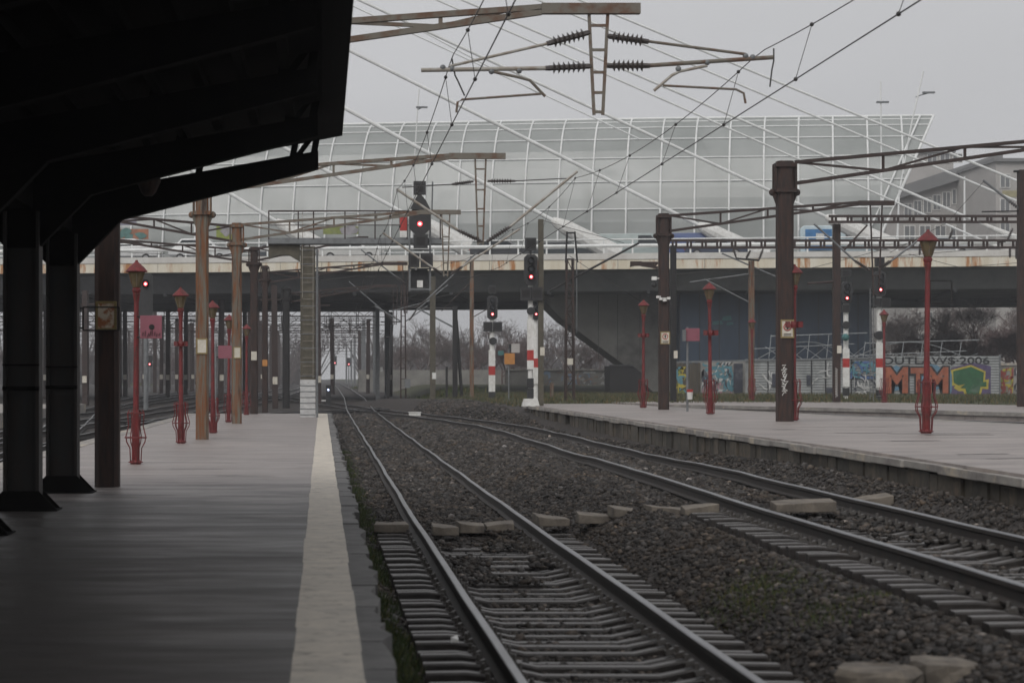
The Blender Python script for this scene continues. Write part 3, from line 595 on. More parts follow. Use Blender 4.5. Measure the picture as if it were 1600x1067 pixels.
# ------------------------------------------------------------------ catenary masts
def insulator(parent, p, q, r=.092, n=7):
    p = Vector(p); q = Vector(q); mb = MB(); pts = []; rs = []
    mb.tube([p, q], r*.45, 7)
    for i in range(n):
        a = p.lerp(q, (i+.5)/n*.84+.08); d_ = (q-p).normalized()*((q-p).length/n*.32); mb.tube([a-d_, a, a+d_*.3], [r*.5, r, r*.5], 9)
    for a, b_ in ((-.06, .06), (.94, 1.06)): mb.tube([p.lerp(q, a), p.lerp(q, b_)], r*.42, 7)
    return mb.build('insulator', M_ins, parent)
def truss_arm(parent, x0, x1, Y_, zend, m, deep=.52, rise=.45, jf=.81, w=.085):
    zt0 = zend-rise; zb0 = zt0-deep; xj = lerp(x0, x1, jf); mb = MB(); T = lambda f: V(lerp(x0, xj, f), Y_, lerp(zt0, zend+.0, f)); B = lambda f: V(lerp(x0, xj, f), Y_, lerp(zb0, zend-.07, f))
    mb.bar(T(0), T(1), .10, w); mb.bar(B(0), B(1), .10, w)
    fr = [0, .27, .52, .76, .93]
    for i in range(1, 4): mb.bar(T(fr[i]), B(fr[i]), .06)
    for i in range(len(fr)-1):
        a, c = (T, B) if i % 2 == 0 else (B, T); mb.bar(a(fr[i]), c(fr[i+1]), .055)
    o = mb.build('truss_arm', m, parent)
    MB().b2(min(xj, x1), max(xj, x1), Y_-.07, Y_+.07, zend-.10, zend+.055).build('arm_end', m, parent)
    return o
def drop_frame(parent, X_, Y_, zt, zb, m, w0=.14, w1=.065):
    mb = MB()
    for s_ in (-1, 1): mb.bar((X_+s_*w0, Y_, zt), (X_+s_*w1, Y_, zb), .045)
    for f in (.12, .36, .58, .78, .97): mb.bar((X_-lerp(w0, w1, f), Y_, lerp(zt, zb, f)), (X_+lerp(w0, w1, f), Y_, lerp(zt, zb, f)), .04)
    return mb.build('drop_frame', m, parent)
def mast_post(parent, X_, Y_, zb, zt, w, m, head=True, taper=1.0):
    mb = MB(); c = w*.18
    def ring(s_): return [(X_-s_+c, Y_-s_), (X_+s_-c, Y_-s_), (X_+s_, Y_-s_+c), (X_+s_, Y_+s_-c), (X_+s_-c, Y_+s_), (X_-s_+c, Y_+s_), (X_-s_, Y_+s_-c), (X_-s_, Y_-s_+c)]
    a, t_ = ring(w/2), ring(w/2*taper); vs = [(p[0], p[1], zb) for p in a]+[(p[0], p[1], zt) for p in t_]
    mb.add(vs, [tuple(range(8))[::-1], tuple(range(8, 16))]+[(i, (i+1) % 8, 8+(i+1) % 8, 8+i) for i in range(8)])
    o = mb.build('post', m, parent)
    if head:
        mb = MB(); h = w/2+.055
        for zc_ in (zt-.1, zt-.72):
            mb.b2(X_-h, X_+h, Y_-h, Y_+h, zc_-.05, zc_+.05)
        for s_ in (-1, 1):
            for q in (-1, 1): mb.bar((X_+s_*h, Y_+q*.12, zt-.72), (X_+s_*h, Y_+q*.12, zt-.1), .05)
            mb.sphere((X_+s_*(h+.05), Y_, zt-.76), .09, 6); mb.bar((X_+s_*(h), Y_, zt-.8), (X_+s_*w*.4, Y_, zt-1.05), .1)
        mb.build('head_clamp', m, parent)
    return o
def plate(parent, X_, Y_, z, w, h, m, frame=None, ring=False):
    mb = MB(); mb.b2(X_-w/2, X_+w/2, Y_-.012, Y_, z-h/2, z+h/2); o = mb.build('warning_plate', m, parent)
    if frame:
        f = MB(); t = .035
        f.b2(X_-w/2-t, X_-w/2, Y_-.02, Y_, z-h/2-t, z+h/2+t); f.b2(X_+w/2, X_+w/2+t, Y_-.02, Y_, z-h/2-t, z+h/2+t); f.b2(X_-w/2, X_+w/2, Y_-.02, Y_, z+h/2, z+h/2+t); f.b2(X_-w/2, X_+w/2, Y_-.02, Y_, z-h/2-t, z-h/2); f.build('plate_frame', frame, o)
    if ring:
        r = MB(); zc_ = z+h*.12; R = w*.34
        r.tube([(X_+R*math.cos(a), Y_-.016, zc_+R*math.sin(a)) for a in [i*math.pi/10 for i in range(21)]], w*.05, 5); r.build('red_ring', M_redw, o)
        k = MB(); k.bar((X_+R*.2, Y_-.016, zc_+R*.7), (X_-R*.25, Y_-.016, zc_), .02); k.bar((X_-R*.25, Y_-.016, zc_), (X_+R*.25, Y_-.016, zc_+.02), .02); k.bar((X_+R*.25, Y_-.016, zc_+.02), (X_-R*.1, Y_-.016, zc_-R*.7), .02)
        for q in range(2): k.bar((X_-w*.35, Y_-.016, z-h*.33-q*h*.1), (X_+w*.35, Y_-.016, z-h*.33-q*h*.1), .014)
        k.build('lightning_sign', M_blk, o)
    return o
G = 'catenary masts'
def tubep(name, parent, pts, r, m): return MB().tube(pts, r, 8).build(name, m, parent)
# P1
Y_ = 31.4; X_ = PX(168, Y_); p1 = thing('catenary_mast', 'dark rusty post beside the canopy columns with ochre framed plate and long truss arm overhead', 'catenary mast', (X_, Y_, .42), G)
mast_post(p1, X_, Y_, .42, 6.95, .36, M_rustdk); plate(p1, X_, Y_-.19, PZ(494, Y_), .24, .36, M_rustplate, M_yframe)
truss_arm(p1, X_+.2, 4.73, Y_, 7.54, M_arm)
A = lambda x, y: P(x, y, 31.4)
drop_frame(p1, PX(935, Y_), Y_, 7.45, 5.94, M_arm)
insulator(p1, A(918, 52), A(858, 68)); insulator(p1, A(952, 57), A(1010, 65)); insulator(p1, A(920, 104), A(856, 107)); insulator(p1, A(952, 103), A(1012, 103))
tubep('bracket_tube', p1, [A(858, 68), A(702, 104)], .022, M_pale); tubep('bracket_tube', p1, [A(1012, 65), A(1165, 85)], .022, M_arm)
tubep('bracket_tube', p1, [A(856, 107), A(658, 110)], .032, M_pale); tubep('bracket_tube', p1, [A(1012, 103), A(1208, 90)], .032, M_arm)
tubep('steady_arm', p1, [A(768, 112), A(810, 121), A(828, 126), A(852, 151)], .022, M_arm); tubep('steady_arm', p1, [A(846, 147), A(722, 156), A(715, 160), A(713, 176)], .018, M_arm)
tubep('steady_arm', p1, [A(1105, 103), A(1062, 112), A(1050, 118), A(1022, 142)], .022, M_pale); tubep('steady_arm', p1, [A(1036, 134), A(1150, 140), A(1162, 146), A(1165, 162)], .018, M_arm)
mb = MB()
for a in ((692, 106), (706, 108), (811, 111), (768, 112), (1105, 98), (1060, 108), (1176, 90), (1165, 88)): mb.sphere(A(*a), .045, 6)
mb.build('tube_clamp', M_grey, p1)
tubep('jumper_wire', p1, [A(706, 92), A(711, 118), A(714, 124), A(716, 128), A(726, 150)], .012, M_wire)
tubep('jumper_wire', p1, [A(1209, 76), A(1209, 95), A(1206, 110), A(1203, 136)], .012, M_wire)
# sign frame by P1
q = P(130, 480, 31.2); r_ = P(186, 516, 31.2); mb = MB()
for a, c in (((130, 480), (186, 480)), ((130, 516), (186, 516)), ((130, 480), (130, 516)), ((186, 480), (186, 516))): mb.bar(P(*a, 31.15), P(*c, 31.15), .02)
mb.bar(P(100, 482, 31.15), P(130, 482, 31.15), .02); mb.bar(P(100, 512, 31.15), P(130, 512, 31.15), .02); mb.build('sign_bracket', M_blk, p1)
# P2
def vmast(px_, base_y, Y_, zb, ztop, w, m_post, m_arm, xend, zend, lab, v, jf=.81, zdrop=None, xdrop=None, head=True):
    X_ = PX(px_, Y_); t = thing('catenary_mast', lab, 'catenary mast', (X_, Y_, zb), G); mast_post(t, X_, Y_, zb, ztop, w, m_post, head)
    s_ = 1 if xend > X_ else -1
    truss_arm(t, X_+s_*w*.5, xend, Y_, zend, m_arm, jf=jf)
    if xdrop is not None: drop_frame(t, xdrop, Y_, zend-.09, zdrop, m_arm)
    for side in v:                # tube tip, insulator start, insulator end ; strut
        tip, i0, i1 = [P(*a, Y_) for a in side[:3]]; tubep('bracket_tube', t, [tip, i0], .035, M_pale if m_arm is M_arm else M_grey); insulator(t, i0, i1, .085, 8)
        if len(side) > 3:
            a, c, e = [P(*k, Y_) for k in side[3:6]]; insulator(t, a, c, .07, 8); tubep('tie_rod', t, [c, e], .014, M_wire)
    return t
m2 = vmast(316, 688, 55, .44, 7.05, .33, M_rust, M_arm, 4.78, 7.84, 'orange brown rusty post in the middle of the left platform with tall V bracket', [((620, 296), (716, 360), (752, 377), (738, 284), (708, 288), (628, 293)), ((902, 268), (796, 355), (762, 377), (764, 283), (803, 283), (885, 279))], zdrop=5.5, xdrop=4.13)
plate(m2, PX(316, 55), 55-.175, PZ(541, 55), .22, .34, M_plate, M_yframe)
m3 = vmast(370, 664, 73, .47, 7.4, .34, M_rust, M_arm, 4.8, 7.8, 'grey and rust streaked post with wide head on the left platform', [((598, 364), (677, 419), (690, 428)), ((812, 358), (722, 417), (706, 428))], zdrop=5.55, xdrop=4.28)
truss_arm(m3, PX(370, 73)-.17, -9.5, 73, 7.75, M_armdk)
plate(m3, PX(371, 73), 73-.18, PZ(551, 73), .2, .34, M_plate, M_yframe)
m4 = vmast(397, 647, 91, .51, 7.7, .33, M_rustdk, M_armdk, 2.0, 8.1, 'dark brown post with heavy clamped head right of the grey rusty post', [], jf=.9)
truss_arm(m4, PX(397, 91)-.17, -10, 91, 8.0, M_armdk); plate(m4, PX(397, 91), 91-.18, PZ(556, 91), .24, .38, M_plate)
m5 = vmast(414, 630, 106, .32, 7.7, .3, M_rustdk, M_armdk, 4.3, 7.82, 'dark slim post with an orange notice behind the platform end', [((564, 390), (618, 432), (632, 442)), ((744, 396), (665, 470), (650, 480))], zdrop=5.3, xdrop=4.2)
plate(m5, PX(414, 106), 106-.16, PZ(567, 106), .25, .32, M_orange)
m6 = vmast(447, 623, 124, .3, 7.4, .42, M_blk, M_armdk, 4.4, 7.5, 'black slim mast beyond the end of the left platform', [((545, 440), (600, 487), (612, 500)), ((700, 445), (650, 485), (640, 500))], zdrop=5.2, xdrop=4.3)
# right platform masts
Y_ = 51.8; X_ = PX(1226, Y_); r1 = thing('catenary_mast', 'thick dark brown post with white scrawl and a lightning plate on the right platform', 'catenary mast', (X_, Y_, ZR), G)
mast_post(r1, X_, Y_, ZR, 7.35, .39, M_rustdk); truss_arm(r1, X_+.25, 21.5, Y_, 8.05, M_armdk, rise=.72); plate(r1, X_+.02, Y_-.21, PZ(514, Y_), .26, .38, M_plate, M_yframe, True)
mb = MB(); yy = 571      # the scrawl down the post
while yy < 611:
    xx = 1226+random.uniform(-3, 3); mb.tube([P(xx-3, yy, Y_-.205), P(xx+3, yy+random.uniform(-2, 4), Y_-.205), P(xx-1, yy+4, Y_-.205), P(xx+random.uniform(-3, 3), yy+7, Y_-.205)], .011, 4); yy += 3.6
mb.build('graffiti', M_white, r1)
mb = MB(); mb.b2(X_-.2, X_+.2, Y_-.2, Y_+.2, ZR, 3.2)
Y_ = 71.6; X_ = PX(1037, Y_); r2 = thing('catenary_mast', 'dark brown post with small cameras and a lightning plate, left end of the right platform', 'catenary mast', (X_, Y_, ZR), G)
mast_post(r2, X_, Y_, ZR, 7.62, .34, M_rustdk); truss_arm(r2, X_+.2, 19.4, Y_, 8.0, M_armdk, rise=.45, jf=.84); plate(r2, X_+.02, Y_-.18, PZ(528, Y_), .26, .36, M_plate, M_yframe, True)
drop_frame(r2, PX(1369, Y_), Y_, 7.9, PZ(462, Y_), M_armdk, .2, .09)
for a in (((1272, 350), (1335, 407), (1358, 422)), ((1442, 370), (1392, 408), (1374, 420))):
    tubep('bracket_tube', r2, [P(*a[0], Y_), P(*a[1], Y_)], .035, M_grey); insulator(r2, P(*a[1], Y_), P(*a[2], Y_), .085, 8)
tubep('bracket_tube', r2, [P(1355, 352, Y_), P(1318, 392, Y_)], .03, M_armdk)
mb = MB()
for px_, py_ in ((1029, 464), (1033, 467), (1039, 469), (1045, 466)): mb.box(P(px_, py_, Y_-.3), (.11, .14, .08), random.uniform(-.6, .6))
mb.bar(P(1030, 466, Y_-.22), P(1046, 466, Y_-.22), .03); mb.build('security_camera', M_white, r2)
mb = MB(); mb.box(P(1022, 435, Y_-.1), (.16, .16, .12)); mb.bar(P(1024, 435, Y_-.1), P(1032, 435, Y_-.1), .03); mb.build('security_camera', M_white, r2)
mb = MB(); mb.sphere(P(1022, 445, Y_-.1), .1, 8); mb.build('dome_camera', M_sig, r2)
truss_arm(r2, X_-.2, PX(985, Y_), Y_, PZ(411, Y_), M_armdk, deep=.16, rise=.0, jf=.6); insulator(r2, P(997, 411, Y_), P(985, 416, Y_), .07, 5)
# other single posts
def post_thing(px_, py0, py1, Y_, wpx, m, lab, lattice=False, group='posts beyond the platforms', cat='post', lean=0, extra=None):
    X_ = PX(px_, Y_); zb = float(gz(X_, Y_))-.05 if py0 is None else PZ(py0, Y_); zt = PZ(py1, Y_); w = wpx*Y_/FPX
    t = thing('lattice_mast' if lattice else 'line_post', lab, cat, (X_, Y_, zb), group)
    if lattice:
        mb = MB()
        for sx in (-1, 1):
            for sy in (-1, 1): mb.bar((X_+sx*w/2, Y_+sy*w/2, zb), (X_+sx*w*.36, Y_+sy*w*.36, zt), w*.22)
        k = max(6, int((zt-zb)/.6))
        for i in range(k+1):
            z = lerp(zb, zt, i/k); s_ = lerp(w/2, w*.36, i/k)
            for sy in (-1, 1): mb.bar((X_-s_, Y_+sy*s_, z), (X_+s_, Y_+sy*s_, z), w*.12)
            if i < k and lattice == 2:
                z2 = lerp(zb, zt, (i+1)/k); sg = 1 if i % 2 else -1; mb.bar((X_-sg*s_, Y_-s_, z), (X_+sg*s_, Y_-s_, z2), w*.1)
        mb.build('lattice_frame', m, t)
    else:
        mb = MB(); mb.bar((X_, Y_, zb), (X_+lean, Y_, zt), w, w); mb.build('post', m, t)
    for a in extra or ():
        kind = a[0]
        if kind == 'plate': plate(t, PX(a[1], Y_), Y_-w/2-.01, PZ(a[2], Y_), a[3]*Y_/FPX, a[4]*Y_/FPX, a[5])
        elif kind == 'tube': MB().tube([P(x, y, Y_) for x, y in a[1]], a[2], 6).build('bracket_tube', a[3], t)
        elif kind == 'ins': insulator(t, P(*a[1], Y_), P(*a[2], Y_), .09, 6)
        elif kind == 'box': MB().b2(PX(a[1], Y_), PX(a[2], Y_), Y_-w/2-.25, Y_-w/2, PZ(a[4], Y_), PZ(a[3], Y_)).build('relay_box', a[5], t)
    return t
post_thing(845, 634, 343, 82, 8, M_pillar, 'plain brown post right behind the tall signal at the platform tip', extra=[('plate', 847, 549, 7, 13, M_plate), ('tube', [(849, 345), (975, 380)], .012, M_wire)])
post_thing(676, None, 432, 118, 8.5, M_pillar, 'olive concrete post under the hanging signal gantry', extra=[('plate', 678, 587, 6, 10, M_white), ('tube', [(680, 468), (612, 486)], .03, M_grey)])
post_thing(737, None, 408, 128, 6, M_rust, 'slim rust brown post between the two signals', extra=[('tube', [(740, 495), (770, 478)], .03, M_armdk), ('tube', [(736, 440), (690, 486)], .03, M_armdk)])
post_thing(630, None, 445, 130, 8, M_rustdk, 'thin ladder like steel mast with a grey relay box', lattice=1, extra=[('box', 632, 641, 592, 606, M_grey), ('tube', [(628, 503), (585, 478)], .05, M_grey), ('tube', [(634, 502), (668, 478)], .04, M_grey), ('tube', [(622, 480), (708, 482)], .04, M_wire)])
post_thing(711, None, 478, 138, 7.5, M_blk, 'dark upright post with a leaning brace beside it', extra=[('tube', [(713, 500), (722, 626)], .12, M_blk), ('tube', [(710, 512), (655, 483)], .06, M_grey), ('tube', [(704, 480), (716, 480)], .04, M_blk)])
post_thing(605, None, 507, 150, 5, M_blk, 'black leaning stump of a pole beside the far track', lean=.33, extra=[('tube', [(603, 527), (612, 527)], .09, M_blk)])
post_thing(590, None, 478, 165, 6, M_grey, 'grey concrete post with a white plate beyond the bridge', extra=[('plate', 596, 577, 4, 7, M_white)])
post_thing(698, None, 573, 150, 3.5, M_blk, 'short dark stake in the grass left of the rust brown post')
post_thing(862, None, 598, 118, 5, M_rust, 'short brown stake behind the platform tip')
post_thing(890, 629, 405, 104, 13, M_rustdk, 'broad dark brown lattice mast in front of the bridge slope', lattice=2, extra=[('tube', [(886, 362), (884, 410)], .05, M_blk), ('tube', [(898, 362), (902, 410)], .05, M_blk), ('tube', [(886, 364), (898, 364)], .05, M_blk), ('tube', [(998, 380), (858, 455)], .06, M_blk), ('plate', 890, 565, 9, 10, M_plate), ('tube', [(901, 410), (901, 520)], .03, M_grey)])
post_thing(1052, 628, 384, 96, 8.5, M_blk, 'slim dark post close behind the brown camera post', extra=[('plate', 1055, 554, 6, 12, M_plate)])
post_thing(1174, 624, 408, 101, 8, M_rust, 'rust red pole behind the far platform lamp with wire brackets on top', extra=[('tube', [(1150, 404), (1186, 407)], .05, M_blk), ('ins', (1143, 378), (1150, 402)), ('ins', (1172, 392), (1166, 404)), ('ins', (1192, 390), (1186, 406)), ('tube', [(1170, 428), (1078, 441)], .035, M_grey), ('tube', [(1170, 472), (1100, 436)], .04, M_grey), ('tube', [(1128, 396), (1216, 434)], .04, M_grey)])
q1 = post_thing(1307, 628, 350, 93, 10.5, M_rustdk, 'dark brown post with a small white plate on the far platform', extra=[('plate', 1310, 546, 7, 12, M_plate), ('tube', [(1304, 440), (1262, 443)], .06, M_armdk)])
mb = MB(); yy = 575
while yy < 618:
    xx = 1307; mb.tube([P(xx-2, yy, 92.84), P(xx+2, yy+3, 92.84), P(xx-2, yy+5, 92.84)], .014, 4); yy += 4
mb.build('graffiti', M_white, q1)
q2 = post_thing(1598, 637, 266, 80, 14, M_rustdk, 'dark post at the right edge of the picture with a bracket head', extra=[('tube', [(1536, 282), (1600, 332)], .05, M_grey), ('ins', (1575, 313), (1598, 330)), ('tube', [(1584, 268), (1612, 268)], .05, M_blk), ('tube', [(1534, 331), (1596, 330)], .03, M_blk)])
# ladder girders on the right
def girder(x0, x1, yt, yb, Y_, lab, hang):
    a, c = P(x0, yt, Y_), P(x1, yt, Y_); h = (yb-yt)*Y_/FPX; t = thing('portal_girder', lab, 'portal girder', (a.x, Y_, a.z-h), 'right hand portal girders'); mb = MB()
    for dz in (0, -h): mb.bar((a.x, Y_, a.z+dz), (c.x, Y_, c.z+dz), .11)
    x = a.x+.15; i = 0
    while x < c.x:
        mb.bar((x, Y_, a.z), (x, Y_, a.z-h), .09); x += .16 if i % 2 == 0 else .52; i += 1
    mb.build('ladder_girder', M_armdk, t)
    for p, q in hang: insulator(t, P(*p, Y_), P(*q, Y_), .09, 6)
    return t
girder(1295, 1592, 338, 347, 92.5, 'upper dark ladder girder from the far platform post to the right edge', [])
girder(1046, 1640, 376, 387, 97, 'lower long dark ladder girder in front of the bridge deck', [((1488, 360), (1483, 374)), ((1582, 358), (1574, 376)), ((1560, 378), (1572, 376)), ((1437, 382), (1437, 398)), ((1578, 388), (1578, 402)), ((1588, 388), (1588, 404))])
# pink boards and small signs
def board(px0, px1, py0, py1, Y_, pole_px, base_py, lab, polem=M_grey, onlamp=False, top=None):
    t = thing('sign_board', lab, 'sign board', (PX((px0+px1)/2, Y_), Y_, PZ(base_py, Y_)), 'dusty pink boards')
    MB().b2(PX(px0, Y_), PX(px1, Y_), Y_-.03, Y_+.03, PZ(py1, Y_), PZ(py0, Y_)).build('board', M_pink, t, bevel=.006)
    f = MB(); f.bar(P(px0, py0+2, Y_+.05), P(px1, py0+2, Y_+.05), .03); f.bar(P(px0, py1-2, Y_+.05), P(px1, py1-2, Y_+.05), .03)
    f.bar(P(pole_px, py0+2, Y_+.05), P(px0, py0+2, Y_+.05), .03); f.bar(P(pole_px, py1-2, Y_+.05), P(px0, py1-2, Y_+.05), .03); f.build('bracket', M_blk, t)
    if not onlamp: MB().tube([P(pole_px, base_py, Y_+.05), P(pole_px, top or py0-2, Y_+.05)], .035, 8).build('pole', polem, t)
    return t
b1 = board(219, 253, 493, 529, 39.5, 214, 500, 'larger pink board with black scribble fixed to the nearest left lamp post', onlamp=True)
mb = MB()
for c_, r_ in (((237, 511), 4.5), ((232, 521), 3), ((241, 522), 3)):
    mb.lathe([(r_*.012, 0), (r_*.012, .003)], (0, 0, 0), 10)
mb = MB()
mb.pxz([(PX(237+4.5*math.cos(a), 39.46), PZ(511+4.5*math.sin(a), 39.46)) for a in [i*.628 for i in range(10)]], 39.462, 39.468)
for s_ in range(8): xx = 223+s_*3.6; mb.bar(P(xx, 526+random.uniform(-2, 1), 39.46), P(xx+random.uniform(-1, 3), 517+random.uniform(-1, 5), 39.46), .02, .008)
mb.build('graffiti', M_blk, b1)
board(341, 362, 540, 560, 67, 337, 676, 'small pink board on a slim grey pole behind the rusty post')
b3 = board(1071, 1093, 513, 533, 63, 1074, 643, 'pink board on a grey pole on the right platform')
MB().b2(PX(1066, 63), PX(1071, 63), 62.9, 63.02, PZ(533, 63), PZ(515, 63)).build('side_box', M_grey, b3)
t = thing('litter_bin', 'small white and red cup shaped bin hanging on the pink board pole', 'bin', P(1077, 622, 62.8)); mb = MB(); mb.lathe([(.07, 0), (.09, .28)], P(1078, 624, 62.8), 10); mb.build('bin_body', M_white, t); MB().lathe([(.092, .22), (.094, .30)], P(1078, 624, 62.8), 10).build('rim', M_redw, t)
t = thing('empty_sign', 'empty black rectangular frame on the nearest right platform lamp', 'sign frame', P(1475, 510, 39.75)); mb = MB()
for a, c in (((1452, 439), (1487, 439)), ((1452, 474), (1487, 474)), ((1453, 439), (1453, 474)), ((1487, 439), (1487, 474)), ((1447, 441), (1453, 441)), ((1447, 472), (1453, 472))): mb.bar(P(*a, 39.75), P(*c, 39.75), .022)
mb.build('frame', M_blk, t)
for px_, py_, Y_, r_, lab in ((1005, 524, 74.6, .12, 'round red loudspeaker cluster halfway up the leftmost right lamp'), (1110, 520, 61, .13, 'red loudspeaker cluster halfway up the lamp right of the pink board'), (1240, 507, 51.6, .13, 'red loudspeaker cluster on the lamp beside the thick brown post'), (283, 537, 51.7, .1, 'small brown junction box halfway up a left red lamp')):
    t = thing('loudspeaker', lab, 'loudspeaker', P(px_, py_, Y_), 'boxes on lamp posts'); mb = MB(); c_ = P(px_, py_, Y_)
    for s_ in (-1, 1): mb.box(c_+V(s_*r_*1.1, 0, 0), (r_*.9, .16, r_*1.1), .2*s_)
    mb.lathe([(.075, -r_*.6), (.09, 0), (.075, r_*.6)], c_, 10); mb.build('speaker_body', M_red, t)

# ------------------------------------------------------------------ overhead lines
def wire_path(x, supports, sag, Y0, Y1, step=1.0):
    Ys = np.arange(Y0, Y1, step); sy = [s_[0] for s_ in supports]; sz_ = [s_[1] for s_ in supports]; out = []
    for y in Ys:
        z = float(np.interp(y, sy, sz_)); k = np.searchsorted(sy, y)
        if 0 < k < len(sy): u = (y-sy[k-1])/(sy[k]-sy[k-1]); z -= sag*4*u*(1-u)*min(1, (sy[k]-sy[k-1])/22)
        out.append((float(x(y)) if callable(x) else x, float(y), z))
    return out
def ohl(lab, xc, xm, zc_, sup, Y0, Y1, loc, drop=5.5):
    t = thing('overhead_line', lab, 'overhead line', loc, 'overhead lines'); m_ = wire_path(xm, sup, .32, Y0, Y1); c_ = wire_path(xc, zc_, .03, Y0, Y1)
    MB().tube(c_, .0095, 5).build('contact_wire', M_wire, t); MB().tube(m_, .008, 5).build('messenger_wire', M_wire, t)
    y = Y0+2.5
    while y < min(Y1-1, 110):
        i = int(round(y-Y0)); a, b_ = V(*m_[i]), V(*c_[i]); mb = MB(); mb.tube([a, b_], .005, 4); mb.sphere(a, .03, 5); mb.sphere(b_, .03, 5); mb.build('dropper', M_wire, t); y += drop
ohl('overhead wires above the near track', lambda y: np.interp(y, [0, 60, 118, 160, 260], [2.03, 2.03, 2.14, 2.45, 2.8]), lambda y: np.interp(y, [0, 31, 60, 118, 160, 260], [1.97, 1.93, 1.97, 2.1, 2.45, 2.8]), [(0, 6.0), (300, 6.0)], [(8, 6.8), (31.4, 6.8), (55, 6.95), (73, 6.95), (91, 6.95), (106, 7), (124, 7), (150, 7), (200, 7), (260, 7)], 9, 250, (2.03, 10, 6))
ohl('overhead wires above the curving right track', lambda y: np.interp(y, [0, 58, 75, 90, 120], [6.28, 6.28, 6.3, 5.4, 2.4]), lambda y: np.interp(y, [0, 31, 55, 73, 90, 120], [6.45, 6.5, 6.6, 6.5, 5.4, 2.4]), [(0, 6.0), (300, 6.0)], [(8, 6.9), (31.4, 6.87), (55, 7.25), (73, 7.15), (91, 7.0), (120, 7)], 9, 118, (6.28, 10, 6))
for pts, lab in (([(1110, 436), (1240, 426), (1420, 380)], 'thin sagging wire left of the thick brown post'), ([(1240, 402), (1380, 402), (1600, 384)], 'thin cross wire in front of the bridge fascia'), ([(1420, 397), (1500, 418), (1600, 410)], 'thin slack wire under the long ladder girder'), ([(1390, 395), (1480, 348), (1536, 285)], 'thin wire rising to the bracket at the right edge'), ([(1040, 430), (1160, 421), (1290, 420)], 'thin horizontal wire below the bridge fascia'), ([(890, 400), (920, 420), (1000, 470), (1060, 480)], 'thin wire slanting down past the lattice mast'), ([(480, 440), (560, 432), (680, 436), (770, 430)], 'thin cross wire under the bridge left of centre'), ([(560, 452), (660, 470), (740, 452)], 'thin sagging wire in the bridge shadow'), ([(60, 400), (160, 392), (300, 400), (420, 408)], 'thin wire behind the canopy columns')):
    Y_ = 100; p = [P(x, y, Y_) for x, y in pts]; tag(MB().tube(p, .013, 5).build('span_wire', M_wire, None, p[0]), lab, 'wire', 'loose span wires')

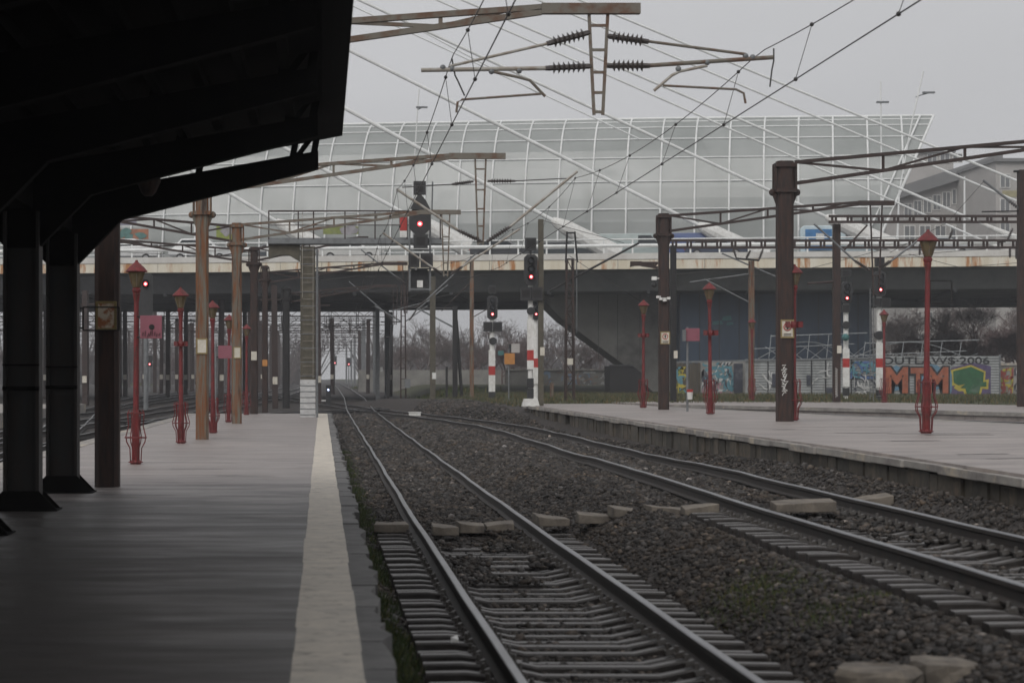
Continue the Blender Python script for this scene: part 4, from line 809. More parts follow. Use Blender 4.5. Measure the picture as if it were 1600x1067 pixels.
# ------------------------------------------------------------------ signals
def lamp_disc(parent, p, r, m_=None):
    mb = MB(); mb.tube([p+V(0, -.02, 0), p+V(0, -.05, 0)], r, 12); o = mb.build('signal_light', m_ or L_red, parent)
    MB().tube([p+V(0, -.05, 0), p+V(0, -.055, 0)], r*.5, 10).build('bulb', L_core if m_ is None else m_, o); return o
def rbox(mb, x0, x1, y0, y1, z0, z1, c):     # rounded-corner board facing the camera
    mb.pxz([(x0+c, z0), (x1-c, z0), (x1, z0+c), (x1, z1-c), (x1-c, z1), (x0+c, z1), (x0, z1-c), (x0, z0+c)], y0, y1)
def signal(px_, Y_, base_py, head, lampy, boards, disc, bands, lab, toppanel=None, lit=True, ped=None, ladder=False, grp='railway signals'):
    X_ = PX(px_, Y_); k = Y_/FPX; zb = PZ(base_py, Y_); t = thing('railway_signal', lab, 'signal', (X_, Y_, zb), grp)
    hy0, hy1, hw = head; z1, z0 = PZ(hy0, Y_), PZ(hy1, Y_)
    MB().tube([(X_, Y_+.05, zb), (X_, Y_+.05, z1)], 4*k, 10).build('mast', M_grey if not bands else M_white, t)
    mb = MB(); rbox(mb, X_-hw/2*k, X_+hw/2*k, Y_-.2, Y_-.03, z0, z1, .12); hd = mb.build('signal_head', M_sig, t)
    for q in range(3):
        py_ = lerp(hy0+(hy1-hy0)*.2, lampy, q/2); p = V(X_, Y_-.2, PZ(py_, Y_)); r = hw*.16*k
        MB().tube([p+V(0, -.18, 0), p], [r*1.5, r*1.7], 10, caps=False).build('lamp_hood', M_sig, hd)
        if q < 2: MB().tube([p+V(0, -.03, 0), p], r, 10).build('dark_lens', M_carglass, hd)
    if lit: lamp_disc(hd, V(X_, Y_-.2, PZ(lampy, Y_)), hw*.14*k)
    if toppanel:
        a, c, w = toppanel; mb = MB(); mb.b2(X_-w/2*k, X_+w/2*k, Y_-.15, Y_+.1, PZ(c, Y_), PZ(a, Y_)); mb.b2(X_-.03, X_+.03, Y_-.05, Y_+.02, z1, PZ(c, Y_))
        o = mb.build('route_indicator', M_sig, t); MB().b2(X_-w*.36*k, X_+w*.36*k, Y_-.156, Y_-.15, lerp(PZ(c, Y_), PZ(a, Y_), .15), lerp(PZ(c, Y_), PZ(a, Y_), .85)).build('screen', M_blk, o)
    for (a, c, e, f_) in boards:
        mb = MB(); mb.b2(PX(a, Y_), PX(c, Y_), Y_-.22, Y_-.02, PZ(f_, Y_), PZ(e, Y_)); o = mb.build('indicator_box', M_sig, t); mb = MB(); cx_ = (PX(a, Y_)+PX(c, Y_))/2; w = (PX(c, Y_)-PX(a, Y_))*.36; zz = (PZ(e, Y_)+PZ(f_, Y_))/2
        mb.b2(cx_-w, cx_+w, Y_-.226, Y_-.22, zz-w, zz+w); mb.build('screen', M_blk, o)
    if disc:
        p = P(disc[0], disc[1], Y_); mb = MB(); mb.tube([p+V(0, -.18, 0), p+V(0, .0, 0)], disc[2]*k, 14); mb.build('shunt_disc', M_sig, t)
    for (a, c, m_) in bands:
        MB().b2(X_-5.6*k, X_+4.5*k, Y_-.115, Y_+.0, PZ(c, Y_), PZ(a, Y_)).build('mast_band', m_, t)
    if ped:
        a, c, w0, w1 = ped; mb = MB(); mb.pxz([(X_-w1/2*k, PZ(c, Y_)), (X_+w1/2*k, PZ(c, Y_)), (X_+w0/2*k, PZ(a, Y_)), (X_-w0/2*k, PZ(a, Y_))], Y_-.3, Y_+.3); mb.build('plinth', M_white, t, bevel=.02)
    if ladder:
        mb = MB(); xx = px_-12
        for s_ in (-2.5, 2.5): mb.bar(P(xx+s_, base_py, Y_+.1), P(xx+s_, hy1-14, Y_+.1), .035)
        yy = base_py-4
        while yy > hy1-14: mb.bar(P(xx-2.5, yy, Y_+.1), P(xx+2.5, yy, Y_+.1), .025); yy -= 9
        mb.build('ladder', M_grey, t)
    return t
signal(829, 82, 636, (398, 446, 21), 433, [(813, 829, 449, 470), (830, 847, 449, 470)], (829, 486, 6), [(500, 536, M_white), (536, 547, M_white), (547, 563, M_redw), (563, 577, M_white), (591, 606, M_sig), (607, 622, M_sig)], 'tall signal with red lamp on a white plinth at the tip of the right platform', (372, 392, 17), ped=(623, 635, 20, 27))
signal(837, 98, 626, (478, 500, 13), 491, [], None, [(560, 574, M_redw), (574, 600, M_white)], 'signal half hidden behind the tall one at the platform tip', None)
signal(769, 121, 625, (462, 499, 16), 491, [(755, 769, 503, 518), (770, 784, 503, 518)], (770, 533, 6), [(547, 564, M_white), (564, 572, M_white), (572, 586, M_redw), (586, 596, M_white), (596, 612, M_white), (612, 622, M_sig)], 'smaller signal with red lamp and white red mast left of the platform tip', (446, 459, 11))
signal(1374, 104, 632, (424, 464, 18), 453, [(1364, 1374, 466, 480), (1375, 1390, 466, 480)], (1373, 524, 7), [(536, 560, M_white), (560, 574, M_redw), (574, 606, M_white), (609, 618, M_sig), (619, 630, M_sig)], 'signal with red lamp on the far platform in front of the graffiti fence', (402, 417, 14), ladder=True)
o = signal(1322, 112, 626, (440, 475, 16), 466, [(1314, 1326, 476, 488)], (1321, 508, 6), [(545, 560, M_white), (560, 574, M_redw), (574, 604, M_white), (606, 618, M_sig)], 'signal with red lamp and a teal hood behind the brown far platform post', (421, 433, 14))
MB().sphere(P(1321, 527, 111.6), .2, 8).build('hood_cover', M_cgreen, o)
signal(228, 100, 640, (428, 500, 22), 444, [], None, [], 'dark signal with red lamp behind the nearest left lamp post', None)
# bracket gantry with hanging signal
Y_ = 84.0; X_ = PX(481, Y_); gt = thing('signal_gantry', 'olive pillar with white painted foot carrying a railed walkway bracket', 'signal gantry', (X_, Y_, zl(84)))
w = 11.5*Y_/FPX
MB().b2(X_-w, X_+w, Y_-w, Y_+w, PZ(594, Y_), PZ(386, Y_)).build('pillar', M_pillar, gt); mb = MB(); mb.b2(X_-w-.012, X_+w+.012, Y_-w-.012, Y_+w+.012, zl(84)-.02, PZ(593, Y_))
mb.build('painted_foot', mat('white_brick_paint', (.52, .52, .51), (.40, .40, .40), 5, (1, 1, 2), .7, c3=(.15, .15, .15), s3=1.2, l3=.62, h3=.68, bump=.4), gt)
mb = MB()
for k in range(10): yy = lerp(392, 588, k/9); z = PZ(yy, Y_); MB().b2(X_-w-.02, X_+w+.02, Y_-w-.02, Y_-w-.012, z, z+.03).build('iron_strap', M_grey, gt)
for k in range(6): z = PZ(lerp(603, 648, k/5), Y_); MB().b2(X_-w-.025, X_+w+.025, Y_-w-.03, Y_-w-.022, z, z+.025).build('iron_strap', M_grey, gt)
MB().tube([(X_+w+.08, Y_-w, zl(84)), (X_+w+.08, Y_-w, PZ(390, Y_))], .05, 6).build('conduit', M_grey, gt)
mb = MB(); mb.b2(X_-.22, X_-.2, Y_-w-.1, Y_-w-.07, PZ(466, Y_), PZ(332, Y_)); mb.b2(X_+.2, X_+.22, Y_-w-.1, Y_-w-.07, PZ(590, Y_), PZ(332, Y_))
for k in range(20): z = PZ(lerp(585, 338, k/19), Y_); mb.bar((X_-.2, Y_-w-.085, z), (X_+.2, Y_-w-.085, z), .013)
mb.build('ladder', M_pale, gt)
xa, xb = PX(419, Y_), PX(690, Y_)
MB().b2(xa, xb, Y_-.45, Y_+.45, PZ(382, Y_), PZ(373, Y_)).build('walkway', M_grey, gt)
mb = MB(); mb.pxz([(PX(420, Y_), PZ(405, Y_)), (PX(436, Y_), PZ(399, Y_)), (PX(452, Y_), PZ(399, Y_)), (X_-w-.02, PZ(409, Y_)), (X_-w-.02, PZ(383, Y_)), (PX(420, Y_), PZ(383, Y_))], Y_-.22, Y_+.22); mb.build('bracket', M_pillar, gt)
mb = MB()
for px_ in (420, 466, 490, 539, 586, 636, 688): mb.bar(P(px_, 374, Y_-.43), P(px_, 329, Y_-.43), .05)
mb.bar(P(420, 330, Y_-.43), P(640, 330, Y_-.43), .06); mb.bar(P(420, 352, Y_-.43), P(640, 352, Y_-.43), .035); mb.build('railing', M_armdk, gt)
MB().b2(PX(624, Y_), PX(635, Y_), Y_-.52, Y_-.47, PZ(362, Y_), PZ(341, Y_)).build('red_marker', M_redw, gt); MB().b2(PX(624, Y_), PX(635, Y_), Y_-.52, Y_-.47, PZ(372, Y_), PZ(362.2, Y_)).build('white_marker', M_white, gt)
hs_ = thing('railway_signal', 'large signal with red lamp hanging in a cage from the walkway bracket', 'signal', P(656, 455, Y_-.6), 'railway signals'); Yh = Y_-.6; k = Yh/FPX
mb = MB(); rbox(mb, PX(640, Yh), PX(672, Yh), Yh-.2, Yh, PZ(368, Yh), PZ(322, Yh), .25); hd = mb.build('signal_head', M_sig, hs_)
mb = MB(); mb.pxz([(PX(640, Yh), PZ(328, Yh)), (PX(672, Yh), PZ(328, Yh)), (PX(665, Yh), PZ(314, Yh)), (PX(658, Yh), PZ(306, Yh)), (PX(652, Yh), PZ(306, Yh)), (PX(647, Yh), PZ(314, Yh))], Yh-.3, Yh-.203); mb.build('head_cowl', M_sig, hd)
lamp_disc(hd, P(656, 350, Yh-.2), 4.0*k)
for a, c, e, f_ in ((646, 665, 284, 305), (646, 668, 367, 388), (638, 655, 396, 418), (657, 676, 396, 418)):
    o = MB().b2(PX(a, Yh), PX(c, Yh), Yh-.22, Yh, PZ(f_, Yh), PZ(e, Yh)).build('indicator_box', M_sig, hs_); MB().b2(lerp(PX(a, Yh), PX(c, Yh), .2), lerp(PX(a, Yh), PX(c, Yh), .8), Yh-.226, Yh-.22, lerp(PZ(f_, Yh), PZ(e, Yh), .2), lerp(PZ(f_, Yh), PZ(e, Yh), .8)).build('screen', M_blk, o)
mb = MB()
for px_ in (640, 672): mb.bar(P(px_, 330, Yh+.1), P(px_, 455, Yh+.1), .07); mb.bar(P(px_, 330, Yh+.8), P(px_, 455, Yh+.8), .07)
for py_ in (391, 420, 452): mb.bar(P(639, py_, Yh+.1), P(673, py_, Yh+.1), .06); mb.bar(P(639, py_, Yh+.1), P(639, py_, Yh+.8), .06); mb.bar(P(673, py_, Yh+.1), P(673, py_, Yh+.8), .06)
mb.bar(P(676, 284, Yh+.1), P(675, 330, Yh+.1), .06); mb.build('hanging_cage', M_grey, hs_)
mb = MB(); mb.b2(PX(652, Yh), PX(661, Yh), Yh+.1, Yh+.3, PZ(449, Yh), PZ(438, Yh)); mb.sphere(P(650, 420, Yh+.1), .06, 6); mb.build('transformer', M_white, hs_)
mb = MB(); mb.b2(PX(643, Yh), PX(669, Yh), Yh+.32, Yh+.5, PZ(448, Yh), PZ(420, Yh)); mb.build('equipment_panel', M_sig, hs_)
# small far signals and dwarf light
for px_, py_, Y_, lab in ((523, 567, 300, 'left one of two tiny red signals far down the track'), (545, 569, 330, 'right one of two tiny red signals far down the track'), (234, 569, 240, 'tiny red signal in the far yard, left of its pair'), (254, 564, 250, 'tiny red signal in the far yard, right of its pair')):
    q = P(px_, py_, Y_); zb = float(gz(q.x, Y_)); t = thing('railway_signal', lab, 'signal', (q.x, Y_, zb), 'far signals'); MB().bar((q.x, Y_, zb), (q.x, Y_, q.z+.2), .16).build('mast', M_grey, t); MB().b2(q.x-.3, q.x+.3, Y_-.1, Y_+.1, q.z-.3, q.z+1.0).build('signal_head', M_sig, t); lamp_disc(t, q+V(0, -.1, 0), .11)
Y_ = 135; q = P(513, 609, Y_); t = thing('dwarf_signal', 'low dwarf signal with a bluish white light left of the far track', 'signal', (q.x, Y_, float(gz(q.x, Y_)))); MB().b2(q.x-.16, q.x+.16, Y_-.1, Y_+.1, float(gz(q.x, Y_)), q.z+.3).build('signal_head', M_sig, t); lamp_disc(t, q+V(0, -.1, 0), .055, L_blue)
# boards beside the smaller signal
t = thing('notice_sign', 'orange notice with white board and teal box on a thin post beyond the platform tip', 'sign', (PX(796, 108), 108, .5)); Y_ = 108
MB().tube([P(795, 626, Y_), P(795, 545, Y_)], .04, 6).build('pole', M_grey, t); MB().b2(PX(788, Y_), PX(804, Y_), Y_-.1, Y_-.05, PZ(569, Y_), PZ(552, Y_)).build('orange_plate', M_orange, t)
MB().b2(PX(799, Y_), PX(812, Y_), Y_-.02, Y_+.05, PZ(551, Y_), PZ(537, Y_)).build('white_board', M_bldw, t); MB().b2(PX(795, Y_), PX(798.6, Y_), Y_-.02, Y_+.2, PZ(550, Y_), PZ(538, Y_)).build('side_box', M_sig, t); MB().b2(PX(778, Y_), PX(787, Y_), Y_, Y_+.1, PZ(555, Y_), PZ(548, Y_)).build('teal_box', M_cgreen, t)

# ------------------------------------------------------------------ road bridge
BS = -.15; bz_t, bz_b = 10.92, 9.80
def BY(X): return 152.9+BS*X
bang = math.atan(BS); bx0, bx1 = -75, 115
def bpt(u, v_, z): # along, back from the front edge
    return V(u-v_*BS*.98, BY(u)+v_, z)
br = thing('road_bridge', 'long pale road bridge with rust streaked cream fascia over the tracks', 'bridge', (20, BY(20), 1))
def strip(mb, u0, u1, v0, v1, z0, z1):
    vs = [bpt(u, v_, z) for z in (z0, z1) for v_ in (v0, v1) for u in (u0, u1)]
    mb.add(vs, [(0, 2, 3, 1), (4, 5, 7, 6), (0, 1, 5, 4), (2, 6, 7, 3), (0, 4, 6, 2), (1, 3, 7, 5)])
mb = MB(); strip(mb, bx0, bx1, .05, 30, bz_t-.75, bz_t-.25); mb.build('deck', M_bridge, br)
mb = MB(); x = bx0
while x < bx1: strip(mb, x, min(x+2.97, bx1), 0, .25, bz_b, bz_t-.44); x += 3
mb.build('fascia', M_fascia, br)
mb = MB(); strip(mb, bx0, bx1, -.06, .45, bz_t-.43, bz_t); mb.build('bridge_coping', mat('pale_coping', (.62, .61, .58), (.52, .5, .47), .8, rough=.7), br)
mb = MB()   # inclined web and soffit
vs = [bpt(u, v_, z) for u in (bx0, bx1) for v_, z in ((.3, bz_b+.2), (1.5, bz_b-.15), (2.6, 8.35), (24, 8.3), (26, 9.4), (29, 10.0))]
k = 6; fs = [(i, i+1, k+i+1, k+i) for i in range(k-1)]; fs += [tuple(range(k)), tuple(range(2*k-1, k-1, -1))]; mb.add(vs, fs); mb.build('box_girder', M_bridge, br)
mb = MB()
for i in range(28): u = bx0+i*7; strip(mb, u, u+.25, 1.7, 24, 8.12, 8.30)
mb.build('cross_beam', M_soffit, br)
mb = MB(); strip(mb, bx0, bx1, 21, 24.2, 7.75, 8.295); mb.build('rear_girder', M_soffit, br)
for z, r_ in ((bz_t+.55, .13), (bz_t+1.0, .05)): MB().tube([bpt(u, .2, z) for u in range(bx0, bx1, 5)], r_, 7).build('guard_rail', M_wsteel, br)
u = -42
while u < 72: MB().bar(bpt(u, .22, bz_t), bpt(u, .22, bz_t+1.02), .11).build('railing_post', M_wsteel, br); u += 2.0
for z in (bz_t+.5, bz_t+.85, bz_t+1.15): MB().tube([bpt(u, 11, z) for u in range(bx0, bx1, 5)], .05, 5).build('median_rail', M_wsteel, br)
# abutment with sloping edge and the blue cladding
Y_ = 158; ab = thing('bridge_abutment', 'dark grey concrete abutment with a long sloping edge under the bridge', 'bridge pier', (PX(1000, Y_), Y_, 1))
mb = MB(); mb.pxz([(PX(838, Y_), 8.4), (PX(1070, Y_), 8.4), (PX(1070, Y_), .6), (PX(1030, Y_), .6), (PX(1012, Y_), PZ(604, Y_)), (PX(975, Y_), PZ(570, Y_)), (PX(880, Y_), PZ(500, Y_))], Y_, Y_+5); mb.build('sloping_wall', M_abut, ab)
mb = MB()
for px_ in (935, 965, 1000, 1035): mb.b2(PX(px_, Y_)-.02, PX(px_, Y_)+.02, Y_-.006, Y_-.001, 3.5, 8.3)
mb.build('formwork_joint', M_soffit, ab)
Y2 = 154.5; bw = thing('clad_wall', 'dark blue clad wall under the bridge behind the fence', 'wall', (PX(1210, Y2), Y2, 1)); MB().b2(PX(1062, Y2), PX(1362, Y2), Y2, Y2+12, .6, 8.25).build('cladding', M_blue, bw)
mb = MB(); x = PX(1062, Y2)
while x < PX(1362, Y2): mb.b2(x-.03, x+.03, Y2-.03, Y2-.001, .6, 8.2); x += 1.45
mb.build('panel_joint', M_soffit, bw)
mb = MB(); 
for a in ((1120, 505, 9, 4), (1135, 498, 8, 5), (1140, 506, 6, 3)): c_ = P(a[0], a[1], Y2-.01); mb.pxz([(c_.x-a[2]*.04, c_.z-a[3]*.03), (c_.x+a[2]*.05, c_.z-a[3]*.02), (c_.x+a[2]*.04, c_.z+a[3]*.05), (c_.x-a[2]*.03, c_.z+a[3]*.03)], Y2-.012, Y2-.006)
mb.build('graffiti', M_cgreen, bw)
MB().tube([P(700, 390, 1), P(701, 390, 1)], .001, 3)
Y3 = 152; dk = thing('site_hut', 'low black hut under the foot of the bridge slope', 'hut', (PX(990, Y3), Y3, .95)); mb = MB(); mb.pxz([(PX(953, Y3), .9), (PX(953, Y3), PZ(572, Y3)), (PX(985, Y3), PZ(569, Y3)), (PX(1003, Y3), PZ(583, Y3)), (PX(1003, Y3), .9)], Y3, Y3+3); mb.build('hut_wall', M_blk, dk)
MB().b2(PX(952, Y3), PX(990, Y3), Y3-.1, Y3-.003, PZ(572, Y3), PZ(570, Y3)).build('roof_edge', M_soffit, dk)

# glass station vault on the bridge
VY = 22.0
st = thing('glass_station', 'long curved glazed station hall with white ribs standing on the bridge', 'station hall', (20, BY(20)+VY, bz_t))
def prof_pt(t):      # t 0..1 base -> crest : back offset and height
    H = 12.3; a = t*math.radians(82); r = H/math.sin(math.radians(82)); return (r*(1-math.cos(a))*.45, r*math.sin(a))
def vpt(u, t, off=0):
    b_, h = prof_pt(t); sh = 1.0*t**2.2*np.interp(u, [-20, 50], [1, .25]); return bpt(u+sh, VY+b_-off, bz_t-.2+h*float(np.interp(u, [-40, 3, 24, 49, 60], [1.05, 1.055, 1.055, 1.04, 1.04])))
u0, u1 = -52.0, 46.3; nt = 18
def uend(t): return u1-.5-5.6*(1-prof_pt(t)[1]/12.3)
Mgz = bpy.data.materials.new('frosted_glazing'); Mgz.use_nodes = True; n, l = Mgz.node_tree.nodes, Mgz.node_tree.links; n.remove(n['Principled BSDF']); out = n['Material Output']
df = n.new('ShaderNodeBsdfDiffuse'); tl_ = n.new('ShaderNodeBsdfTranslucent'); tp_ = n.new('ShaderNodeBsdfTransparent'); gl_ = n.new('ShaderNodeBsdfGlossy'); gl_.inputs['Roughness'].default_value = .15
geo = n.new('ShaderNodeNewGeometry'); no = n.new('ShaderNodeTexNoise'); no.inputs['Scale'].default_value = .22; no.inputs['Detail'].default_value = 5; l.new(geo.outputs['Position'], no.inputs['Vector'])
r = n.new('ShaderNodeValToRGB'); r.color_ramp.elements[0].color = (.33, .35, .335, 1); r.color_ramp.elements[1].color = (.45, .47, .455, 1); r.color_ramp.elements[0].position = .35; r.color_ramp.elements[1].position = .65; l.new(no.outputs[0], r.inputs[0]); l.new(r.outputs[0], df.inputs[0]); l.new(r.outputs[0], tl_.inputs[0]); tp_.inputs[0].default_value = (.75, .78, .77, 1)
m1 = n.new('ShaderNodeMixShader'); m1.inputs[0].default_value = .3; l.new(df.outputs[0], m1.inputs[1]); l.new(tl_.outputs[0], m1.inputs[2])
m2_ = n.new('ShaderNodeMixShader'); m2_.inputs[0].default_value = .08; l.new(m1.outputs[0], m2_.inputs[1]); l.new(tp_.outputs[0], m2_.inputs[2])
m3_ = n.new('ShaderNodeMixShader'); m3_.inputs[0].default_value = .05; l.new(m2_.outputs[0], m3_.inputs[1]); l.new(gl_.outputs[0], m3_.inputs[2]); l.new(m3_.outputs[0], out.inputs[0])
mb = MB(); us = list(np.linspace(u0, 42, 35))
vs = []; fs = []
for i, u in enumerate(us+[None]):
    for j in range(nt+1): t = j/nt; vs.append(vpt(uend(t) if u is None else min(u, uend(t)), t))
for i in range(len(us)):
    for j in range(nt): a = i*(nt+1)+j; fs.append((a, a+nt+1, a+nt+2, a+1))
mb.add(vs, fs); mb.build('glazing', Mgz, st)
u = u0
while u < u1-.5:
    pts = [vpt(u, j/nt, .12) for j in range(nt+1) if u < uend(j/nt)]
    if len(pts) > 3:
        MB().tube(pts, .085, 6).build('rib', M_wsteel, st)
    u += 2.72
for t in (.0, .14, .28, .42, .56, .70, .82, .91, 1.0):
    MB().tube([vpt(u, t, .06) for u in np.linspace(u0, uend(t), 24)], .06 if t < 1 else .12, 6).build('purlin', M_wsteel, st)
mb = MB(); ed = [vpt(uend(t), t, .1) for t in np.linspace(0, 1, 14)]; mb.tube(ed, .11, 8); mb.tube([p+V(-1.1, 0, 0) for p in ed], .08, 8); mb.build('end_frame', M_wsteel, st)
mb = MB(); e2 = [vpt(uend(t), t, -.2)+V(.1, .5, 0) for t in np.linspace(0, 1, 14)]; e3_ = [p+V(1.0*(.25+.75*i/13), 4, 0) for i, p in enumerate(e2)]
mb.add(e2+e3_, [(i, i+1, 15+i, 14+i) for i in range(13)]); mb.build('end_wall', M_bldk, st)
mb = MB(); uu = u0+3
k = 0
while uu < 40:
    p = lambda du, t: vpt(uu+du, t, -1.6); q = [p(0, .1), p(2.7, .5)] if k % 2 else [p(2.7, .3), p(0, .75)]
    if k % 3 != 1: mb.bar(q[0], q[1], .16)
    mb.bar(bpt(uu, VY+3.5, bz_t), bpt(uu, VY+3.5, bz_t+8), .35); uu += 5.44; k += 1
mb.build('inner_brace', M_grey, st)
mb = MB(); strip(mb, u0, 36, VY+5, VY+5.2, bz_t, bz_t+4.2); strip(mb, 18, 33, VY+4.6, VY+4.8, bz_t+4.4, bz_t+7); mb.build('inner_panel', M_grey, st)
mb = MB(); strip(mb, u0, 46, VY-2, VY+14, bz_t-.6, bz_t-.22); mb.build('station_floor', M_bridge, st)
for px_, m_, w in ((545, None, 0),):
    pass
# colourful boards at deck level in front of the glazing
for px0, px1, py0, py1, m_, lab in ((180, 213, 336, 352, flat('mural_mauve', (.30, .29, .36)), 'mauve graffiti panel behind the station deck rail'), (182, 232, 358, 374, flat('mural_orange', (.42, .17, .09)), 'orange and teal graffiti panel beside the parked van on the bridge'), (338, 372, 352, 375, flat('mural_lime', (.30, .36, .06)), 'lime green graffiti panel behind the grey rusty post top'), (505, 560, 354, 366, flat('mural_moss', (.26, .30, .07)), 'yellow green graffiti strip above the white car on the bridge')):
    Y_ = 172; t = thing('mural_panel', lab, 'mural', P((px0+px1)/2, py1, Y_), 'murals on the station base'); MB().b2(PX(px0, Y_), PX(px1, Y_), Y_, Y_+.1, PZ(py1, Y_), PZ(py0, Y_)).build('panel', m_, t)
    mb = MB(); 
    for q in range(5): cx_ = random.uniform(px0+4, px1-4); cy_ = random.uniform(py0+3, py1-3); c_ = P(cx_, cy_, Y_-.02); mb.lathe([(.01, 0)], c_, 3) if False else mb.pxz([(c_.x+random.uniform(.2, .6)*math.cos(a), c_.z+random.uniform(.15, .4)*math.sin(a)) for a in [i*.9 for i in range(7)]], Y_-.03-.006*q, Y_-.026-.006*q)
    mb.build('graffiti', flat('mural_teal', (.10, .22, .20)) if 'orange' in lab else flat('mural_grey', (.36, .34, .36)), t)

# stay cables : upper-left point, lower-right anchor
CB = [((905, 0), (1660, 312), 3.4, 0), ((840, 0), (1600, 319), 3.0, 0), ((729, 3), (1540, 352), 3.6, 0), ((682, 0), (1545, 380), 2.8, 0), ((552, -4), (1300, 343), 4.2, 1), ((552, 82), (1100, 356), 5.0, 1), ((542, 171), (872, 349), 5.6, 1), ((400, 207), (640, 338), 5.2, 1), ((300, 267), (440, 351), 5.0, 1), ((552, -8), (840, 145), 2.4, 2), ((556, 12), (1000, 218), 2.2, 2)]
for i, (a, c, th, anchor) in enumerate(CB):
    Ya = BY(PX(c[0], 155))+(5 if anchor != 2 else 20); base = P(*c, Ya); up = P(*a, Ya); dv = (up-base).normalized()
    if anchor == 2: base = base-dv*0
    top = base+(up-base)*(1.9 if anchor != 2 else 1.5); r_ = th*1.15*Ya/FPX/2
    lab = ['rightmost white stay cable reaching past the grey building', 'second white stay cable from the right', 'third white stay cable from the right', 'thin fourth stay cable from the right', 'stay cable ending left of the ambulance', 'long stay cable ending above the blue vans', 'thick stay cable ending behind the tall platform tip signal', 'stay cable ending behind the hanging signal', 'leftmost stay cable ending above the railed walkway', 'thin rear stay cable near the top centre', 'thin rear stay cable running close below another at the top'][i]
    t = thing('stay_cable', lab, 'stay cable', base, 'bridge stay cables'); MB().tube([base, top], r_, 8).build('cable', M_wsteel, t)
    if anchor == 1:
        low = base-dv*5.0; MB().tube([base+dv*.5, base, base-dv*.6, low], [r_*1.6, .42, .55, .75], 12).build('anchor_socket', M_white, t)
    elif anchor == 0: MB().tube([base+dv*.3, base-dv*3], [r_*1.3, .3], 10).build('anchor_socket', M_white, t)
# bridge street lamps
def masts(pts, Y_, head, lab):
    p = [P(*a, Y_) for a in pts]; t = thing('street_lamp', lab, 'street lamp', p[0], 'street lamps on the bridge'); MB().tube(p, [.11]+[.06]*(len(p)-1), 6).build('pole', M_wsteel, t)
    if head: a, c = P(*head[0], Y_), P(*head[1], Y_); MB().tube([a, lerp(a, c, .5), c], [.03, .05, .08], 6).build('arm', M_grey, t); MB().box(c, (.9, .3, .12)).build('lamp_head', M_grey, t)
masts([(643, 385), (645, 290), (652, 180), (655, 139)], 165, ((653, 172), (659, 168)), 'thin street lamp on the bridge near the hanging signal')
masts([(1401, 400), (1405, 300), (1425, 190), (1443, 112)], 160, ((1430, 152), (1451, 145)), 'leaning white street lamp by the right end of the glazed hall')
masts([(1377, 400), (1377, 250), (1376, 128)], 160, ((1372, 160), (1379, 160)), 'straight white mast beside the leaning street lamp')
masts([(1507, 390), (1507, 276)], 160, None, 'short white mast in front of the grey building')

# vehicles on the bridge
def car(px_, Yv, L, H, col, lab, kind='car', Wd=1.8):
    u = PX(px_, BY(PX(px_, 155))+Yv); base = bpt(u, Yv, bz_t-.24); t = thing('parked_car' if kind == 'car' else kind, lab, kind if kind != 'car' else 'car', base, 'vehicles on the bridge')
    m_ = mat('car_paint', col, tuple(x*.85 for x in col), 2, rough=.3, coat=.5) if True else None
    if kind == 'car': pr = [(-.5, .25), (-.5, .55), (-.42, .62), (-.30, 1.0), (.12, 1.0), (.26, .66), (.46, .58), (.5, .42), (.5, .25)]
    else: pr = [(-.5, .2), (-.5, .92), (-.46, 1.0), (.28, 1.0), (.42, .58), (.5, .5), (.5, .2)]
    R = Matrix.Rotation(bang, 3, 'Z')
    def pt(x, y, z): return base+R @ V(x*L, y, z*H)
    n_ = len(pr); ins = lambda z: .12 if z > .7 else 0
    mb = MB(); vs = [pt(x, -Wd/2+ins(z), z) for x, z in pr]+[pt(x, Wd/2-ins(z), z) for x, z in pr]; mb.add(vs, [tuple(range(n_))[::-1], tuple(range(n_, 2*n_))]+[(i, (i+1) % n_, n_+(i+1) % n_, n_+i) for i in range(n_)]); mb.build('body', m_, t, bevel=.05)
    wn_ = [(-.37, .68), (-.28, .93), (.10, .93), (.21, .68)] if kind == 'car' else [(.08, .64), (.08, .92), (.26, .92), (.36, .64)]
    for sgn in (-1, 1):
        mb = MB(); off = sgn*(Wd/2-.03); vs = [pt(x, off, z) for x, z in wn_]+[pt(x, off+sgn*.02, z) for x, z in wn_]; mb.add(vs, [(0, 1, 2, 3), (4, 5, 6, 7)]+[(i, (i+1) % 4, 4+(i+1) % 4, 4+i) for i in range(4)]); mb.build('side_window', M_carglass, t)
    mb = MB(); a, c = (pr[4], pr[5]) if kind == 'car' else (pr[3], pr[4]); mb.add([pt(a[0]+.012, -Wd*.38, a[1]-.03), pt(a[0]+.012, Wd*.38, a[1]-.03), pt(c[0]+.004, Wd*.42, c[1]+.02), pt(c[0]+.004, -Wd*.42, c[1]+.02)], [(0, 1, 2, 3)]); mb.build('windscreen', M_carglass, t)
    for x in (-.31, .31):
        for sgn in (-1, 1):
            c_ = pt(x, sgn*(Wd/2-.06), 0)+V(0, 0, .31); wv = R @ V(0, .1, 0); o = MB().tube([c_-wv, c_+wv], .31, 14).build('wheel', M_tyre, t); MB().tube([c_-wv*1.1, c_+wv*1.1], .19, 10).build('rim', M_hub, o)
    for x, m2 in ((-.5, M_redw), (.5, M_white)):
        for sgn in (-1, 1): MB().box(pt(x, sgn*Wd*.36, .5), (.08, .3, .14), bang).build('tail_light' if x < 0 else 'headlight', m2, t)
    return t
car(195, 2.6, 4.6, 1.75, (.62, .62, .62), 'white estate car at the left end of the bridge deck')
car(308, 2.6, 4.8, 1.72, (.66, .67, .67), 'white car with red tail lamp between the left posts')
car(420, 6.5, 4.4, 1.55, (.05, .06, .07), 'dark car behind the grey rusty post on the bridge')
car(540, 2.8, 4.6, 1.5, (.60, .60, .58), 'white saloon car right of the olive pillar on the bridge')
